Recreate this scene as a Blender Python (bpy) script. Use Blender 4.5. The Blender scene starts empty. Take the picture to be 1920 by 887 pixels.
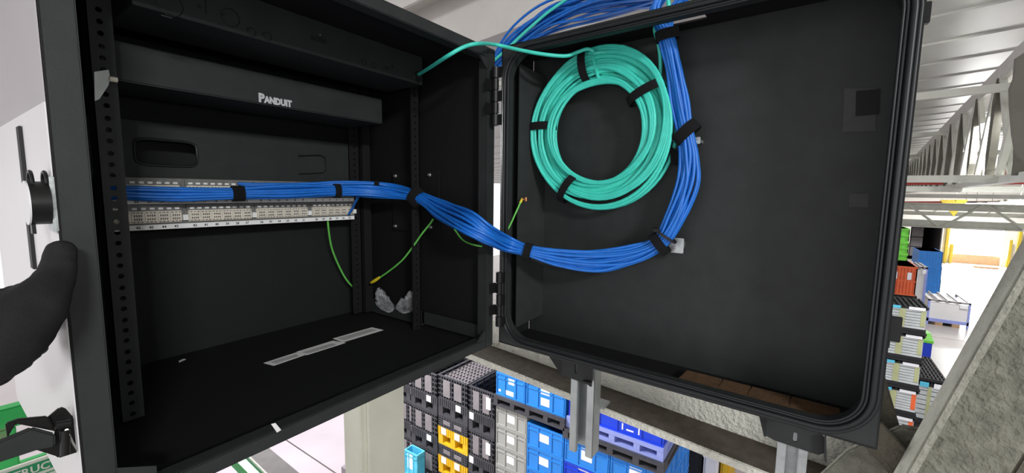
import bpy, bmesh, math, random
from mathutils import Vector, Matrix

# ------------------------------------------------------------------ camera
F, CX, CY, H = 800.0, 960.0, 443.5, 5.5
_up = Vector((.0135, -1, -85.2 / 800)).normalized()          # world up seen in (right, down, forward)
_X = Vector((568, 366 - 443.5, F)); _X = (_X - _up * _X.dot(_up)).normalized()
_Y = _up.cross(_X)
M = Matrix((_X, _Y, _up))                                     # (right, down, forward) -> world
CAM = Vector((0, 0, H))
scn = bpy.context.scene
cd = bpy.data.cameras.new('camera'); cam = bpy.data.objects.new('camera', cd)
scn.collection.objects.link(cam); scn.camera = cam
cd.sensor_width = 36; cd.lens = 36 * F / 1920; cd.clip_start = .01; cd.clip_end = 300
R3 = Matrix((M @ Vector((1, 0, 0)), M @ Vector((0, -1, 0)), M @ Vector((0, 0, -1)))).transposed()
cam.matrix_world = Matrix.Translation(CAM) @ R3.to_4x4()

# ------------------------------------------------------------------ world, lights, exposure
w = bpy.data.worlds.new('world'); scn.world = w; w.use_nodes = True
w.node_tree.nodes['Background'].inputs[0].default_value = (1.0, .97, .99, 1)
w.node_tree.nodes['Background'].inputs[1].default_value = .95
scn.view_settings.view_transform = 'Standard'; scn.view_settings.look = 'None'
scn.view_settings.exposure = 0.35; scn.view_settings.gamma = 1
scn.view_settings.use_curve_mapping = False

def area(name, loc, target, size, power, col=(1, 1, 1), sy=None):
    l = bpy.data.lights.new(name, 'AREA'); l.energy = power; l.size = size; l.color = col
    if sy: l.shape = 'RECTANGLE'; l.size_y = sy
    o = bpy.data.objects.new(name, l); scn.collection.objects.link(o)
    o.location = loc; o.rotation_euler = (Vector(target) - Vector(loc)).to_track_quat('-Z', 'Y').to_euler()
    return o
area('high_bay_or_fill_light', (6, -1.5, 6.25), (6, -1.5, 0), 1.2, 110, sy=.3)
area('high_bay_or_fill_light', (13, -4, 6.6), (13, -4, 0), 2.5, 170, sy=.5)
area('high_bay_or_fill_light', (22, -6, 6.6), (22, -6, 0), 3, 420, sy=.5)
area('high_bay_or_fill_light', (34, -9, 6.8), (34, -9, 0), 3, 900, sy=.5)
area('high_bay_or_fill_light', (44, -10, 6.8), (44, -10, 0), 3, 1200, sy=.5)
area('high_bay_or_fill_light', (2.2, 4.5, 6.1), (2.8, 3.5, 0), 1.5, 300, sy=.4)
area('high_bay_or_fill_light', (-1.2, -2.6, 6.6), (.6, .6, 5.3), .6, 62, sy=.2)  # added fill light behind the camera, not a fixture
area('phone_flash', (.02, .0, 5.56), (.6, .5, 5.35), .02, .55)
bl = area('loading_bay_daylight', (51.5, -11.5, 1.8), (30, -9, 0), 3.0, 1500, sy=2.5)
area('high_bay_or_fill_light', (4.6, 9.2, 6.0), (4.3, 8.8, 0), 2.0, 560, (.86, .80, 1), sy=1.0)  # added to brighten the floor below, tinted lavender

# ------------------------------------------------------------------ projection helpers
def ray(u, v): return M @ Vector(((u - CX) / F, (v - CY) / F, 1.0))
def PX(u, v, c): r = ray(u, v); return CAM + r * ((c - CAM.x) / r.x)
def PY(u, v, c): r = ray(u, v); return CAM + r * ((c - CAM.y) / r.y)
def PZ(u, v, c): r = ray(u, v); return CAM + r * ((c - CAM.z) / r.z)
DA = Vector((-0.03255092, -0.99947008, 0)); DN = Vector((0.99947008, -0.03255092, 0)); DO = Vector((.722, .54, H))
def DD(u, w, z): return DO + DA * u + DN * w + Vector((0, 0, z))      # door frame: along, into the pan, up
def PD(u, v, w):
    r = ray(u, v); return CAM + r * (((DO + DN * w - CAM).dot(DN)) / r.dot(DN))
def PDl(u, v, w): p = PD(u, v, w) - DO; return p.dot(DA), p.z

# ------------------------------------------------------------------ materials
def mat(name, col, rough=.6, metal=0.0, var=.12, nscale=8, bump=0.0, bscale=200, emit=0, alpha=1, trans=0, stain=None, sscale=3, sth=.55):
    m = bpy.data.materials.new(name); m.use_nodes = True; nt = m.node_tree; b = nt.nodes['Principled BSDF']
    b.inputs['Roughness'].default_value = rough; b.inputs['Metallic'].default_value = metal
    if max(col) < .03: b.inputs['Specular IOR Level'].default_value = .35
    tc = nt.nodes.new('ShaderNodeTexCoord')
    n = nt.nodes.new('ShaderNodeTexNoise'); n.inputs['Scale'].default_value = nscale; n.inputs['Detail'].default_value = 5
    nt.links.new(tc.outputs['Object'], n.inputs['Vector'])
    r = nt.nodes.new('ShaderNodeValToRGB')
    c = Vector(col)
    r.color_ramp.elements[0].position = .3; r.color_ramp.elements[1].position = .7
    r.color_ramp.elements[0].color = (*(c * (1 - var)), 1); r.color_ramp.elements[1].color = (*(min(1, x * (1 + var)) for x in c), 1)
    nt.links.new(n.outputs['Fac'], r.inputs['Fac']); out = r.outputs['Color']
    if stain:
        n2 = nt.nodes.new('ShaderNodeTexNoise'); n2.inputs['Scale'].default_value = sscale; n2.inputs['Detail'].default_value = 8; n2.inputs['Roughness'].default_value = .7
        nt.links.new(tc.outputs['Object'], n2.inputs['Vector'])
        r2 = nt.nodes.new('ShaderNodeValToRGB'); r2.color_ramp.elements[0].position = sth; r2.color_ramp.elements[1].position = min(1, sth + .12)
        nt.links.new(n2.outputs['Fac'], r2.inputs['Fac'])
        mx = nt.nodes.new('ShaderNodeMix'); mx.data_type = 'RGBA'
        nt.links.new(r2.outputs['Color'], mx.inputs[0]); nt.links.new(out, mx.inputs[6]); mx.inputs[7].default_value = (*stain, 1)
        out = mx.outputs[2]
    nt.links.new(out, b.inputs['Base Color'])
    if bump:
        n3 = nt.nodes.new('ShaderNodeTexNoise'); n3.inputs['Scale'].default_value = bscale; n3.inputs['Detail'].default_value = 3
        nt.links.new(tc.outputs['Object'], n3.inputs['Vector'])
        bp = nt.nodes.new('ShaderNodeBump'); bp.inputs['Strength'].default_value = bump; bp.inputs['Distance'].default_value = .002 if bscale > 150 else .008
        nt.links.new(n3.outputs['Fac'], bp.inputs['Height']); nt.links.new(bp.outputs['Normal'], b.inputs['Normal'])
    if emit: b.inputs['Emission Color'].default_value = (*col, 1); b.inputs['Emission Strength'].default_value = emit
    if alpha < 1: b.inputs['Alpha'].default_value = alpha
    if trans: b.inputs['Transmission Weight'].default_value = trans
    return m
K = {}
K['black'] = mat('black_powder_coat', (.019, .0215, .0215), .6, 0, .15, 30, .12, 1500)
K['blackpan'] = mat('black_powder_coat_shaded', (.0060, .0070, .0072), .65, 0, .12, 40, .35, 900)  # same coat, darker: shade inside cabinet and door pan put into the colour
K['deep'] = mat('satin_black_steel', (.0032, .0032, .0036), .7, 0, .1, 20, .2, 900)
K['hinge'] = mat('black_steel', (.011, .011, .011), .4, .2, .1)
K['rubber'] = mat('black_rubber', (.010, .012, .013), .42, 0, .1, 20)
K['velcro'] = mat('black_hook_and_loop', (.004, .004, .005), .95, 0, .2, 60, .8, 1200)
K['blue'] = mat('blue_cable_jacket', (.010, .14, .55), .42, 0, .12, 60)
K['aqua'] = mat('aqua_cable_jacket', (.05, .60, .48), .45, 0, .08, 60)
K['green'] = mat('green_wire', (.12, .5, .08), .5, 0, .1, 60)
K['yellow'] = mat('yellow_sleeve', (.7, .55, .02), .5)
K['copper'] = mat('copper_lug', (.35, .15, .08), .35, .9)
K['steel'] = mat('bright_steel', (.6, .6, .58), .3, .9)
K['zinc'] = mat('galvanised_steel', (.42, .45, .45), .42, .75, .15, 14, .1, 60)
K['ivory'] = mat('ivory_plastic', (.66, .62, .53), .5, 0, .1, 80)
K['ivorydark'] = mat('grey_clip_plastic', (.16, .16, .155), .5, 0, .2, 80)
K['strip'] = mat('white_label_strip', (.80, .81, .80), .5)
K['ink'] = mat('black_ink', (.01, .01, .01), .6)
K['logo'] = mat('silver_print', (.5, .5, .52), .5)
K['paper'] = mat('paper_sticker', (.75, .75, .74), .6, 0, .05, 50)
K['pad'] = mat('grey_adhesive_pad', (.036, .038, .038), .7, 0, .1, 60)
K['foam'] = mat('brown_foam', (.085, .043, .016), .85, 0, .2, 60, .6, 300)
K['glove'] = mat('black_glove_fabric', (.009, .009, .010), .8, 0, .25, 40, .35, 1400)
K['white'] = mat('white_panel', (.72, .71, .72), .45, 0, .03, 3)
K['sidesheen'] = mat('painted_side_sheen', (.42, .40, .41), .5, 0, .06, 4)  # grey standing in for the sheen on the cabinet side
K['paint'] = mat('chalky_white_paint', (.66, .66, .58), .65, 0, .1, 30, 1.0, 110, stain=(.22, .2, .14), sscale=26, sth=.60)
K['column'] = mat('cream_painted_steel', (.62, .63, .53), .6, 0, .05, 6, .25, 260, stain=(.20, .19, .12), sscale=16, sth=.66)
K['dust'] = mat('dusty_brown_ledge', (.060, .048, .033), .9, 0, .3, 40, 1.0, 200, stain=(.12, .11, .08), sscale=60, sth=.68)
K['brace'] = mat('rough_grey_green_paint', (.17, .17, .135), .8, 0, .25, 45, 1.0, 90, stain=(.12, .12, .09), sscale=20, sth=.62)
K['bracelip'] = mat('brace_edge_paint', (.30, .30, .25), .75, 0, .15, 30, .7, 110, stain=(.15, .14, .11), sscale=20, sth=.62)
K['bracedark'] = mat('dark_brown_steel', (.11, .10, .075), .8, 0, .2, 20, .8, 120)  # darker brown for the brace side leg and the narrow braces
K['beamtop'] = mat('white_rusty_beam', (.56, .54, .51), .55, 0, .05, 10, .3, 200, stain=(.30, .2, .12), sscale=24, sth=.70)
K['roof'] = mat('roof_deck', (.50, .51, .48), .38, .15, .05, 2)
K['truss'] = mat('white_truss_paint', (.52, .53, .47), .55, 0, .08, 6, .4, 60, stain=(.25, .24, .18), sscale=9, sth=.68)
K['trussshade'] = mat('shaded_truss_paint', (.10, .095, .075), .7, 0, .15, 8)  # darker truss paint: shade on the webs put into the colour
K['red'] = mat('red_pipe', (.45, .05, .04), .5)
K['floor'] = mat('polished_concrete', (.40, .365, .345), .32, 0, .1, .8)
K['joint'] = mat('floor_joint', (.12, .11, .10), .8)
K['wall'] = mat('white_wall', (.62, .60, .56), .6, 0, .05, .5)
K['doorframe'] = mat('yellow_guard', (.42, .31, .02), .5)
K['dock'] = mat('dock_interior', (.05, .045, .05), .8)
K['brown'] = mat('tan_board', (.42, .27, .15), .7)
K['bluecrate'] = mat('light_blue_plastic', (.02, .22, .68), .42, 0, .08, 5)
K['deepblue'] = mat('deep_blue_plastic', (.008, .05, .62), .4, 0, .08, 5)
K['grey'] = mat('grey_plastic', (.33, .33, .31), .5, 0, .05, 5)
K['blackpl'] = mat('black_plastic', (.05, .05, .058), .5, 0, .2, 12)
K['darkpl'] = mat('dark_plastic', (.015, .015, .017), .6, 0, .2, 12)
K['mauve'] = mat('greyish_panel', (.22, .20, .21), .5)
K['yellowpl'] = mat('yellow_plastic', (.75, .45, .01), .5, 0, .08, 8)
K['peri'] = mat('periwinkle_plastic', (.28, .33, .70), .5, 0, .08, 8)
K['label'] = mat('white_label', (.85, .85, .88), .6, 0, .02)
K['lime'] = mat('lime_plastic', (.18, .68, .06), .45)
K['orange'] = mat('orange_plastic', (.72, .12, .03), .5)
K['cyan'] = mat('cyan_label', (.1, .55, .75), .5)
K['traywhite'] = mat('translucent_tray', (.50, .53, .53), .5)
K['trayyel'] = mat('yellow_tray_insert', (.40, .42, .22), .5)
K['lift'] = mat('chipped_green_paint', (.01, .30, .06), .45, 0, .1, 10, stain=(.16, .11, .08), sscale=9, sth=.56)
K['signgreen'] = mat('sign_green', (.01, .22, .09), .5)
K['signwhite'] = mat('sign_board', (.52, .54, .47), .6)
K['lamp'] = mat('lamp_diffuser', (1, .98, .9), .5, emit=6)
K['bag'] = mat('clear_plastic_bag', (.8, .82, .84), .10, 0, .05, 20, alpha=.13)
K['liftgrey'] = mat('brown_grime_metal', (.07, .055, .05), .7, 0, .3, 20)

# ------------------------------------------------------------------ mesh helpers
COL = scn.collection
class MB:
    def __init__(s): s.v = []; s.f = []; s.sm = False
    def add(s, vs, fs):
        k = len(s.v); s.v += [Vector(v) for v in vs]; s.f += [tuple(i + k for i in f) for f in fs]; return s
    def hexa(s, p):      # 8 points: 0-3 one face ring, 4-7 the opposite ring
        return s.add(p, [(0, 3, 2, 1), (4, 5, 6, 7), (0, 1, 5, 4), (1, 2, 6, 5), (2, 3, 7, 6), (3, 0, 4, 7)])
    def box(s, a, b):
        x0, y0, z0 = a; x1, y1, z1 = b
        return s.hexa([(x0, y0, z0), (x1, y0, z0), (x1, y1, z0), (x0, y1, z0), (x0, y0, z1), (x1, y0, z1), (x1, y1, z1), (x0, y1, z1)])
    def fbox(s, fr, a, b):   # box in a frame function fr(x,y,z)
        x0, y0, z0 = a; x1, y1, z1 = b
        return s.hexa([fr(*q) for q in [(x0, y0, z0), (x1, y0, z0), (x1, y1, z0), (x0, y1, z0), (x0, y0, z1), (x1, y0, z1), (x1, y1, z1), (x0, y1, z1)]])
    def slab(s, quad, off):
        q = [Vector(p) for p in quad]; o = Vector(off); return s.hexa(q + [p + o for p in q])
    def bar(s, p0, p1, wv, dv):   # prism from p0 to p1 with cross-section vectors
        p0, p1, wv, dv = map(Vector, (p0, p1, wv, dv)); h, d = wv / 2, dv / 2
        return s.hexa([p0 - h - d, p0 + h - d, p0 + h + d, p0 - h + d, p1 - h - d, p1 + h - d, p1 + h + d, p1 - h + d])
    def angle(s, p0, p1, wv, dv, t):   # L section: leg along wv and leg along dv from the heel line
        p0, p1, wv, dv = map(Vector, (p0, p1, wv, dv)); wn, dn = wv.normalized() * t, dv.normalized() * t
        prof = [Vector(), wv, wv + dn, wn + dn, wn + dv, dv]
        n = 6; vs = [p0 + q for q in prof] + [p1 + q for q in prof]
        return s.add(vs, [(i, (i + 1) % n, (i + 1) % n + n, i + n) for i in range(n)] + [(3, 2, 1, 0), (5, 4, 3, 0), (6, 7, 8, 9), (6, 9, 10, 11)])
    def prism(s, poly, off):
        n = len(poly); o = Vector(off); vs = [Vector(p) for p in poly]; vs += [p + o for p in vs]
        return s.add(vs, [tuple(range(n - 1, -1, -1)), tuple(range(n, 2 * n))] + [(i, (i + 1) % n, (i + 1) % n + n, i + n) for i in range(n)])
    def cyl(s, p0, p1, r, n=12, r1=None):
        return s.tube([Vector(p0), Vector(p1)], [r, r if r1 is None else r1], n)
    def tube(s, path, r, n=8, closed=False, cap=True):
        path = [Vector(p) for p in path]; N = len(path); k = len(s.v)
        if not hasattr(r, '__len__'): r = [r] * N
        t = [(path[(i + 1) % N if closed else min(i + 1, N - 1)] - path[(i - 1) % N if closed else max(i - 1, 0)]).normalized() for i in range(N)]
        a = t[0].orthogonal().normalized()
        for i in range(N):
            a = (a - t[i] * a.dot(t[i])).normalized(); b = t[i].cross(a)
            for j in range(n):
                th = 2 * math.pi * j / n; s.v.append(path[i] + (a * math.cos(th) + b * math.sin(th)) * r[i])
        for i in range(N if closed else N - 1):
            i2 = (i + 1) % N
            for j in range(n): j2 = (j + 1) % n; s.f.append((k + i * n + j, k + i * n + j2, k + i2 * n + j2, k + i2 * n + j))
        if cap and not closed: s.f.append(tuple(k + j for j in range(n - 1, -1, -1))); s.f.append(tuple(k + (N - 1) * n + j for j in range(n)))
        s.sm = True; return s
    def ring(s, c, T, S, N_, width, th, n=28):    # flat band round an elliptical section
        c, T, S, N_ = Vector(c), Vector(T).normalized(), Vector(S), Vector(N_); k = len(s.v)
        for j in range(n):
            a = 2 * math.pi * j / n; p = c + S * math.cos(a) + N_ * math.sin(a)
            o = (S.normalized() * math.cos(a) + N_.normalized() * math.sin(a)) * th
            s.v += [p - T * width / 2, p + T * width / 2, p + o + T * width / 2, p + o - T * width / 2]
        for j in range(n):
            i0, i1 = k + 4 * j, k + 4 * ((j + 1) % n)
            for q in range(4): s.f.append((i0 + q, i0 + (q + 1) % 4, i1 + (q + 1) % 4, i1 + q))
        return s

def off(o):
    v = Vector()
    while o is not None: v += o.location; o = o.parent
    return v
def part(name, mb, m, parent=None, bevel=0, seg=2, smooth=None, base=None):
    if parent is None:
        lo = [min(v[i] for v in mb.v) for i in range(3)]; hi = [max(v[i] for v in mb.v) for i in range(3)]
        o0 = Vector(base) if base is not None else Vector(((lo[0] + hi[0]) / 2, (lo[1] + hi[1]) / 2, lo[2]))
    else: o0 = off(parent)
    me = bpy.data.meshes.new(name); me.from_pydata([v - o0 for v in mb.v], [], mb.f); me.update()
    bm = bmesh.new(); bm.from_mesh(me); bmesh.ops.recalc_face_normals(bm, faces=bm.faces)
    if bevel:
        bmesh.ops.bevel(bm, geom=[e for e in bm.edges if len(e.link_faces) == 2 and e.calc_face_angle(0) > .5], offset=bevel, segments=seg, affect='EDGES', clamp_overlap=True)
    bm.to_mesh(me); bm.free()
    if smooth or (smooth is None and mb.sm):
        me.shade_smooth(); 
        try: me.set_sharp_from_angle(angle=math.radians(50))
        except Exception: pass
    me.materials.append(m)
    o = bpy.data.objects.new(name, me); COL.objects.link(o)
    if parent is None: o.location = o0
    else: o.parent = parent
    return o
def tag(o, label=None, cat=None, group=None, kind=None):
    for k_, v_ in (('label', label), ('category', cat), ('group', group), ('kind', kind)):
        if v_: o[k_] = v_
    return o
def thing(name, label, cat, loc, group=None):
    o = bpy.data.objects.new(name, None); o.empty_display_size = .05; COL.objects.link(o); o.location = loc
    return tag(o, label, cat, group)
def struct(name, mb, m, **k): return tag(part(name, mb, m, **k), kind='structure')
def dup(root, loc, label, group=None):
    r = root.copy(); COL.objects.link(r); r.location = loc; r['label'] = label
    if group: r['group'] = group
    for ch in list(root.children):
        c = ch.copy(); COL.objects.link(c); c.parent = r
        for g in ch.children: d = g.copy(); COL.objects.link(d); d.parent = c
    return r
def textmesh(body, size, fr, m, parent, name, bold=0, sx=1, ext=.0002, align='LEFT'):
    """fr: 4x4 matrix placing the text's XY plane in the world"""
    cu = bpy.data.curves.new(name, 'FONT'); cu.body = body; cu.size = size; cu.extrude = ext; cu.offset = bold; cu.align_x = align; cu.resolution_u = 2
    o = bpy.data.objects.new(name, cu); COL.objects.link(o)
    dg = bpy.context.evaluated_depsgraph_get(); me = bpy.data.meshes.new_from_object(o.evaluated_get(dg))
    bpy.data.objects.remove(o); me.transform(Matrix.Diagonal((sx, 1, 1, 1))); me.transform(fr); me.transform(Matrix.Translation(-off(parent)))
    me.materials.clear(); me.materials.append(m); me.name = name
    q = bpy.data.objects.new(name, me); COL.objects.link(q); q.parent = parent; return q
def frame(o, x, y):
    x = Vector(x).normalized(); y = Vector(y).normalized(); z = x.cross(y)
    return Matrix.Translation(o) @ Matrix((x, y, z)).transposed().to_4x4()
def crom(P, n):
    P = [Vector(p) for p in P]; out = []
    for i in range(len(P) - 1):
        p0 = P[i - 1] if i else P[0] * 2 - P[1]; p1, p2 = P[i], P[i + 1]; p3 = P[i + 2] if i + 2 < len(P) else P[-1] * 2 - P[-2]
        for k in range(n):
            t = k / n; out.append(.5 * (2 * p1 + (p2 - p0) * t + (2 * p0 - 5 * p1 + 4 * p2 - p3) * t * t + (3 * p1 - p0 - 3 * p2 + p3) * t ** 3))
    out.append(P[-1]); return out
def perf(mb, O, U, V, width, pitches, hw, hh, t, nrm):
    """strip of width |width| along U, rows along V; every row has one hole"""
    O, U, V, nrm = map(Vector, (O, U, V, nrm)); z = 0
    for p in pitches:
        cx, cy = width / 2, z + p / 2
        outer = [(0, z), (cx, z), (width, z), (width, cy), (width, z + p), (cx, z + p), (0, z + p), (0, cy)]
        inner = [(cx + hw * math.cos(a), cy + hh * math.sin(a)) for a in [math.radians(225 + 45 * k) for k in range(8)]]
        for dz, fl in ((0, 0), (t, 1)):
            vs = [O + U * x + V * y + nrm * dz for x, y in outer + inner]
            mb.add(vs, [(i, (i + 1) % 8, 8 + (i + 1) % 8, 8 + i) for i in range(8)])
        vi = [O + U * x + V * y for x, y in inner] + [O + U * x + V * y + nrm * t for x, y in inner]
        mb.add(vi, [(i, (i + 1) % 8, 8 + (i + 1) % 8, 8 + i) for i in range(8)])
        z += p
    return z

# ------------------------------------------------------------------ setting: floor, walls, roof
random.seed(4)
fl = struct('floor', MB().box((-8, -34, -.3), (54, 22, -.03)), K['joint'])
for i in range(10):
    for j in range(9):
        x0, y0 = -8 + i * 6.2, -34 + j * 6.2
        part('floor_slab', MB().box((x0 + .015, y0 + .015, -.05), (min(54, x0 + 6.185), min(22, y0 + 6.185), 0)), K['floor'], fl)
def roofz(y): return 6.95 - .075 * y
rb = MB()
for i in range(62):
    x0 = -4 + i * .92
    for a, b, z in ((0, .78, 0), (.78, .80, 1), (.80, .90, 2), (.90, .92, 3)):
        z0 = {0: 0, 1: 0, 2: -.014, 3: -.014}[z]; z1 = {0: 0, 1: -.014, 2: -.014, 3: 0}[z]
        rb.add([(x0 + a, -26, roofz(-26) + z0), (x0 + b, -26, roofz(-26) + z1), (x0 + b, 14, roofz(14) + z1), (x0 + a, 14, roofz(14) + z0)], [(0, 1, 2, 3)])
struct('ceiling', rb, K['roof'])
WX = 50.5
# far wall with two dock openings
y1a, y1b = PX(1708, 430, WX).y, PX(1768, 430, WX).y
y2a, y2b = PX(1789, 430, WX).y, PX(1884, 430, WX).y
zt = 2.95
wf = MB()
wf.box((WX, -34, zt), (WX + .4, 14, roofz(-34) + .1))
for a, b in ((-34, y2b), (y2a, y1b), (y1a, 14)): wf.box((WX, a, 0), (WX + .4, b, zt))
struct('wall_far', wf, K['wall'])
wr2 = MB().box((-8, -27, 0), (54, -26.6, 9.5))
struct('wall_right', wr2, K['wall'])
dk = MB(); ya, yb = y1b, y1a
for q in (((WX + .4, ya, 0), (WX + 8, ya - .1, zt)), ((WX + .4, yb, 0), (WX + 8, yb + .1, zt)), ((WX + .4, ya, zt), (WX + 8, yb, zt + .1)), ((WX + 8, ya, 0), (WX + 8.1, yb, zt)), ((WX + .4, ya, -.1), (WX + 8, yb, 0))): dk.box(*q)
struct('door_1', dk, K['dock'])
ob = MB(); ob.box((WX + .2, y2b, 0), (WX + .3, y2a, .75)); d2 = struct('door_2', ob, K['brown'])
gd = MB()
for yy, zz in ((y1b - .25, 3.4), (y2a + .1, 1.6), (y2b - .3, 2.2), (y2b - .75, 2.9)):
    g = part('dock_guard', MB().box((WX - .6, yy - .08, 0), (WX - .3, yy + .10, zz)), K['doorframe'], bevel=.03)
    tag(g, {0: 'tall yellow steel guard post between the dark and the bright dock opening', 1: 'low yellow guard post at the left foot of the bright dock opening', 2: 'short yellow guard post at the right foot of the bright dock opening', 3: 'tall yellow guard post right of the bright dock opening'}[[3.4, 1.6, 2.2, 2.9].index(zz)], 'guard post', 'yellow guards at the dock openings')
for k, (yy, zz) in enumerate([(y1b + 1.1 + .9 * q, .9 * r) for q in range(2) for r in range(3)]):
    tag(part('dark_crate', MB().box((WX + 3, yy - .4, zz + .02), (WX + 4, yy + .4, zz + .86)), K['peri'] if 0 else K['mauve'], bevel=.02), 'dim crate in the dark trailer, %s column, %s layer' % (('left', 'right')[1 - k // 3], ('bottom', 'middle', 'top')[k % 3]), 'crate', 'crates inside the dark trailer')
bmp = part('bumper_plate', MB().box((WX - 2.4, PX(1870, 500, WX).y + .5, 0), (WX - 2.0, PX(1810, 500, WX).y, .14)), K['brown'], bevel=.02)
tag(bmp, 'long dark brown plate lying on the bright floor before the open dock', 'plate')

# roof purlins and cross trusses
def truss_cross(x, z0, z1, y0, y1, label, n, t=.09, off0=0):
    r = thing('cross_truss', label, 'truss', (x, (y0 + y1) / 2, z0), 'cross trusses under the roof')
    part('bottom_chord', MB().angle((x, y0, z0), (x, y1, z0), (0, 0, t * 1.3), (-t * 1.3, 0, 0), t * .15), K['truss'], r)
    part('top_chord', MB().angle((x, y0, z1), (x, y1, z1), (0, 0, -t * 1.3), (-t * 1.3, 0, 0), t * .15), K['truss'], r)
    for i in range(n):
        a, b = y0 + (y1 - y0) * (i + off0) / n, y0 + (y1 - y0) * (i + .5 + off0) / n; c = y0 + (y1 - y0) * (i + 1 + off0) / n
        for p, q in (((x - t * .3, a, z1), (x - t * .3, b, z0)), ((x - t * .3, b, z0), (x - t * .3, c, z1))):
            part('web_bar', MB().bar(p, q, (0, t * .5, 0), (t * .5, 0, 0)), K['truss'], r)
truss_cross(21.0, 4.42, 5.28, -12, 4, 'pale cross truss with V webs in front of the dock wall', 8, .2, -.35)
truss_cross(32.0, 4.5, 5.2, -18, 6, 'farther thin cross truss above the bright dock opening', 12, .16)
# long horizontal chords at the right, one above another
for k, (px, py, X, t, lab) in enumerate(((1800, 336, 5.2, .062, 'upper of the pale horizontal roof braces right of the black door'),
                                         (1800, 354, 8.0, .075, 'second pale horizontal brace just beneath the upper one'),
                                         (1800, 366, 12.0, .08, 'third thin pale brace low behind the truss chord'))):
    a, b = PX(1640, py, X), PX(1990, py - 0, X)
    mb = MB().angle((X, a.y + 1.2, a.z + t / 2), (X, b.y - .1, a.z + t / 2), (0, 0, -t), (t, 0, 0), t * .12)
    tag(part('roof_brace', mb, K['truss']), lab, 'brace', 'horizontal roof braces')
for k, (v, X, t) in enumerate(((199, 4.6, .055), (262, 9.0, .06), (300, 15.0, .1), (20, 2.6, .03))):
    p = PX(1750, v, X)
    mb = MB().angle((X, p.y + 2.5, p.z - .02), (X, p.y - 6, p.z + .25), (0, 0, t), (t, 0, 0), t * .15)
    tag(part('roof_purlin', mb, K['truss']), ['slender pale purlin crossing to the big sloping chord', 'second pale purlin farther down the roof', 'farthest pale purlin near the vanishing webs', 'thin grey roof seam bar beside the top corner of the black door'][k], 'purlin', 'pale purlins under the roof')
# receding truss at the right
zt_, zb_ = 6.55, 5.62
T0, T1 = PZ(1990, 38, zt_), PZ(1702, 312, zt_)
Bq0, Bq1 = PZ(1960, 340, zb_), PZ(1725, 371, zb_)
td = (T1 - T0).normalized(); tp = Vector((td.y, -td.x, 0))
far = T0 + td * 26
tr = thing('roof_truss', 'long white roof truss receding at the right edge, with shaded webs', 'truss', (T0.x, T0.y, zb_))
part('top_chord', MB().angle(T0 - td * .8, far, tp * .20, (0, 0, .13), .012), K['beamtop'], tr)
part('chord_lip', MB().bar(T0 - td * .8 + Vector((0, 0, -.02)), far + Vector((0, 0, -.02)), tp * .03, (0, 0, .05)), K['truss'], tr)
bz = Vector((0, 0, zb_ - zt_))
part('bottom_chord', MB().angle(T0 - td * .8 + bz, far + bz, tp * .10, (0, 0, .06), .010), K['truss'], tr)
def web(p, q, wv, dv, m, flat=.35):
    """angle strut whose ends are pressed flat"""
    p, q, wv, dv = map(Vector, (p, q, wv, dv)); mb = MB(); prev = None
    for t, s in ((0, flat), (.10, flat), (.22, 1), (.78, 1), (.90, flat), (1, flat)):
        c = p.lerp(q, t); ringp = [c - wv * s / 2 - dv / 2, c + wv * s / 2 - dv / 2, c + wv * s / 2 + dv / 2, c - wv * s / 2 + dv / 2]
        k = len(mb.v); mb.v += ringp
        if prev is not None: mb.f += [(prev + i, prev + (i + 1) % 4, k + (i + 1) % 4, k + i) for i in range(4)]
        else: mb.f.append((k + 3, k + 2, k + 1, k))
        prev = k
    mb.f.append((prev, prev + 1, prev + 2, prev + 3)); return part('web_strut', mb, m, tr)
s0 = .55
for i in range(15):
    s = s0 + i * 1.05
    pt = T0 + td * s + Vector((0, 0, -.01)); pb = pt + bz + Vector((0, 0, .05))
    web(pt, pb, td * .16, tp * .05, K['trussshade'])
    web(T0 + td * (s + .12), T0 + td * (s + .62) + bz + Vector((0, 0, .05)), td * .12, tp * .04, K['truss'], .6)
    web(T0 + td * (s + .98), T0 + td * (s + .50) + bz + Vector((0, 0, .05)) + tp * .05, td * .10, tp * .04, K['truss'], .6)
# the near shaded paddle-shaped web end at the frame's right edge
nq = MB(); A_, B_ = PX(1915, 90, 1.9), PX(1916, 302, 1.9)
for s, m_ in ((0, 0),):
    prof = [(1906, 108), (1950, 80), (1952, 290), (1940, 306), (1925, 306), (1912, 296), (1905, 280), (1900, 250), (1896, 200), (1895, 165), (1903, 145)]
    nq.prism([PX(u, v, 1.9) for u, v in prof], (.02, 0, 0))
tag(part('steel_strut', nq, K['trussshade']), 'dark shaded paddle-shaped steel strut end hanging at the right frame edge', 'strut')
# red sprinkler pipe, valve and lamps
pA, pB = PX(1690, 384, 30), PX(1930, 372, 30)
for X, v0, v1, r, lab in ((30, 385, 379, .07, 'far red sprinkler pipe above the dock doors'), (9, 350, 343, .018, 'nearer red sprinkler pipe behind the white braces')):
    a, b = PX(1650, v0, X), PX(1960, v1, X)
    tag(part('sprinkler_pipe', MB().tube([(X, a.y + 4, a.z), (X, b.y, b.z)], r, 8), K['red']), lab, 'pipe', 'red sprinkler pipes')
vb = PX(1907, 322, 8.0); vv = MB().box(vb - Vector((.04, .09, .07)), vb + Vector((.04, .09, .04)))
vt = thing('pipe_valve', 'small red valve with round handwheel above the white brace', 'valve', vb - Vector((0, 0, .07)))
part('valve_body', vv, K['red'], vt, bevel=.01)
part('handwheel', MB().tube([vb + Vector((0, .05 * math.cos(a), .10 + .05 * math.sin(a))) for a in [k * math.pi / 6 for k in range(12)]], .009, 6, closed=True), K['liftgrey'], vt)
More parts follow.
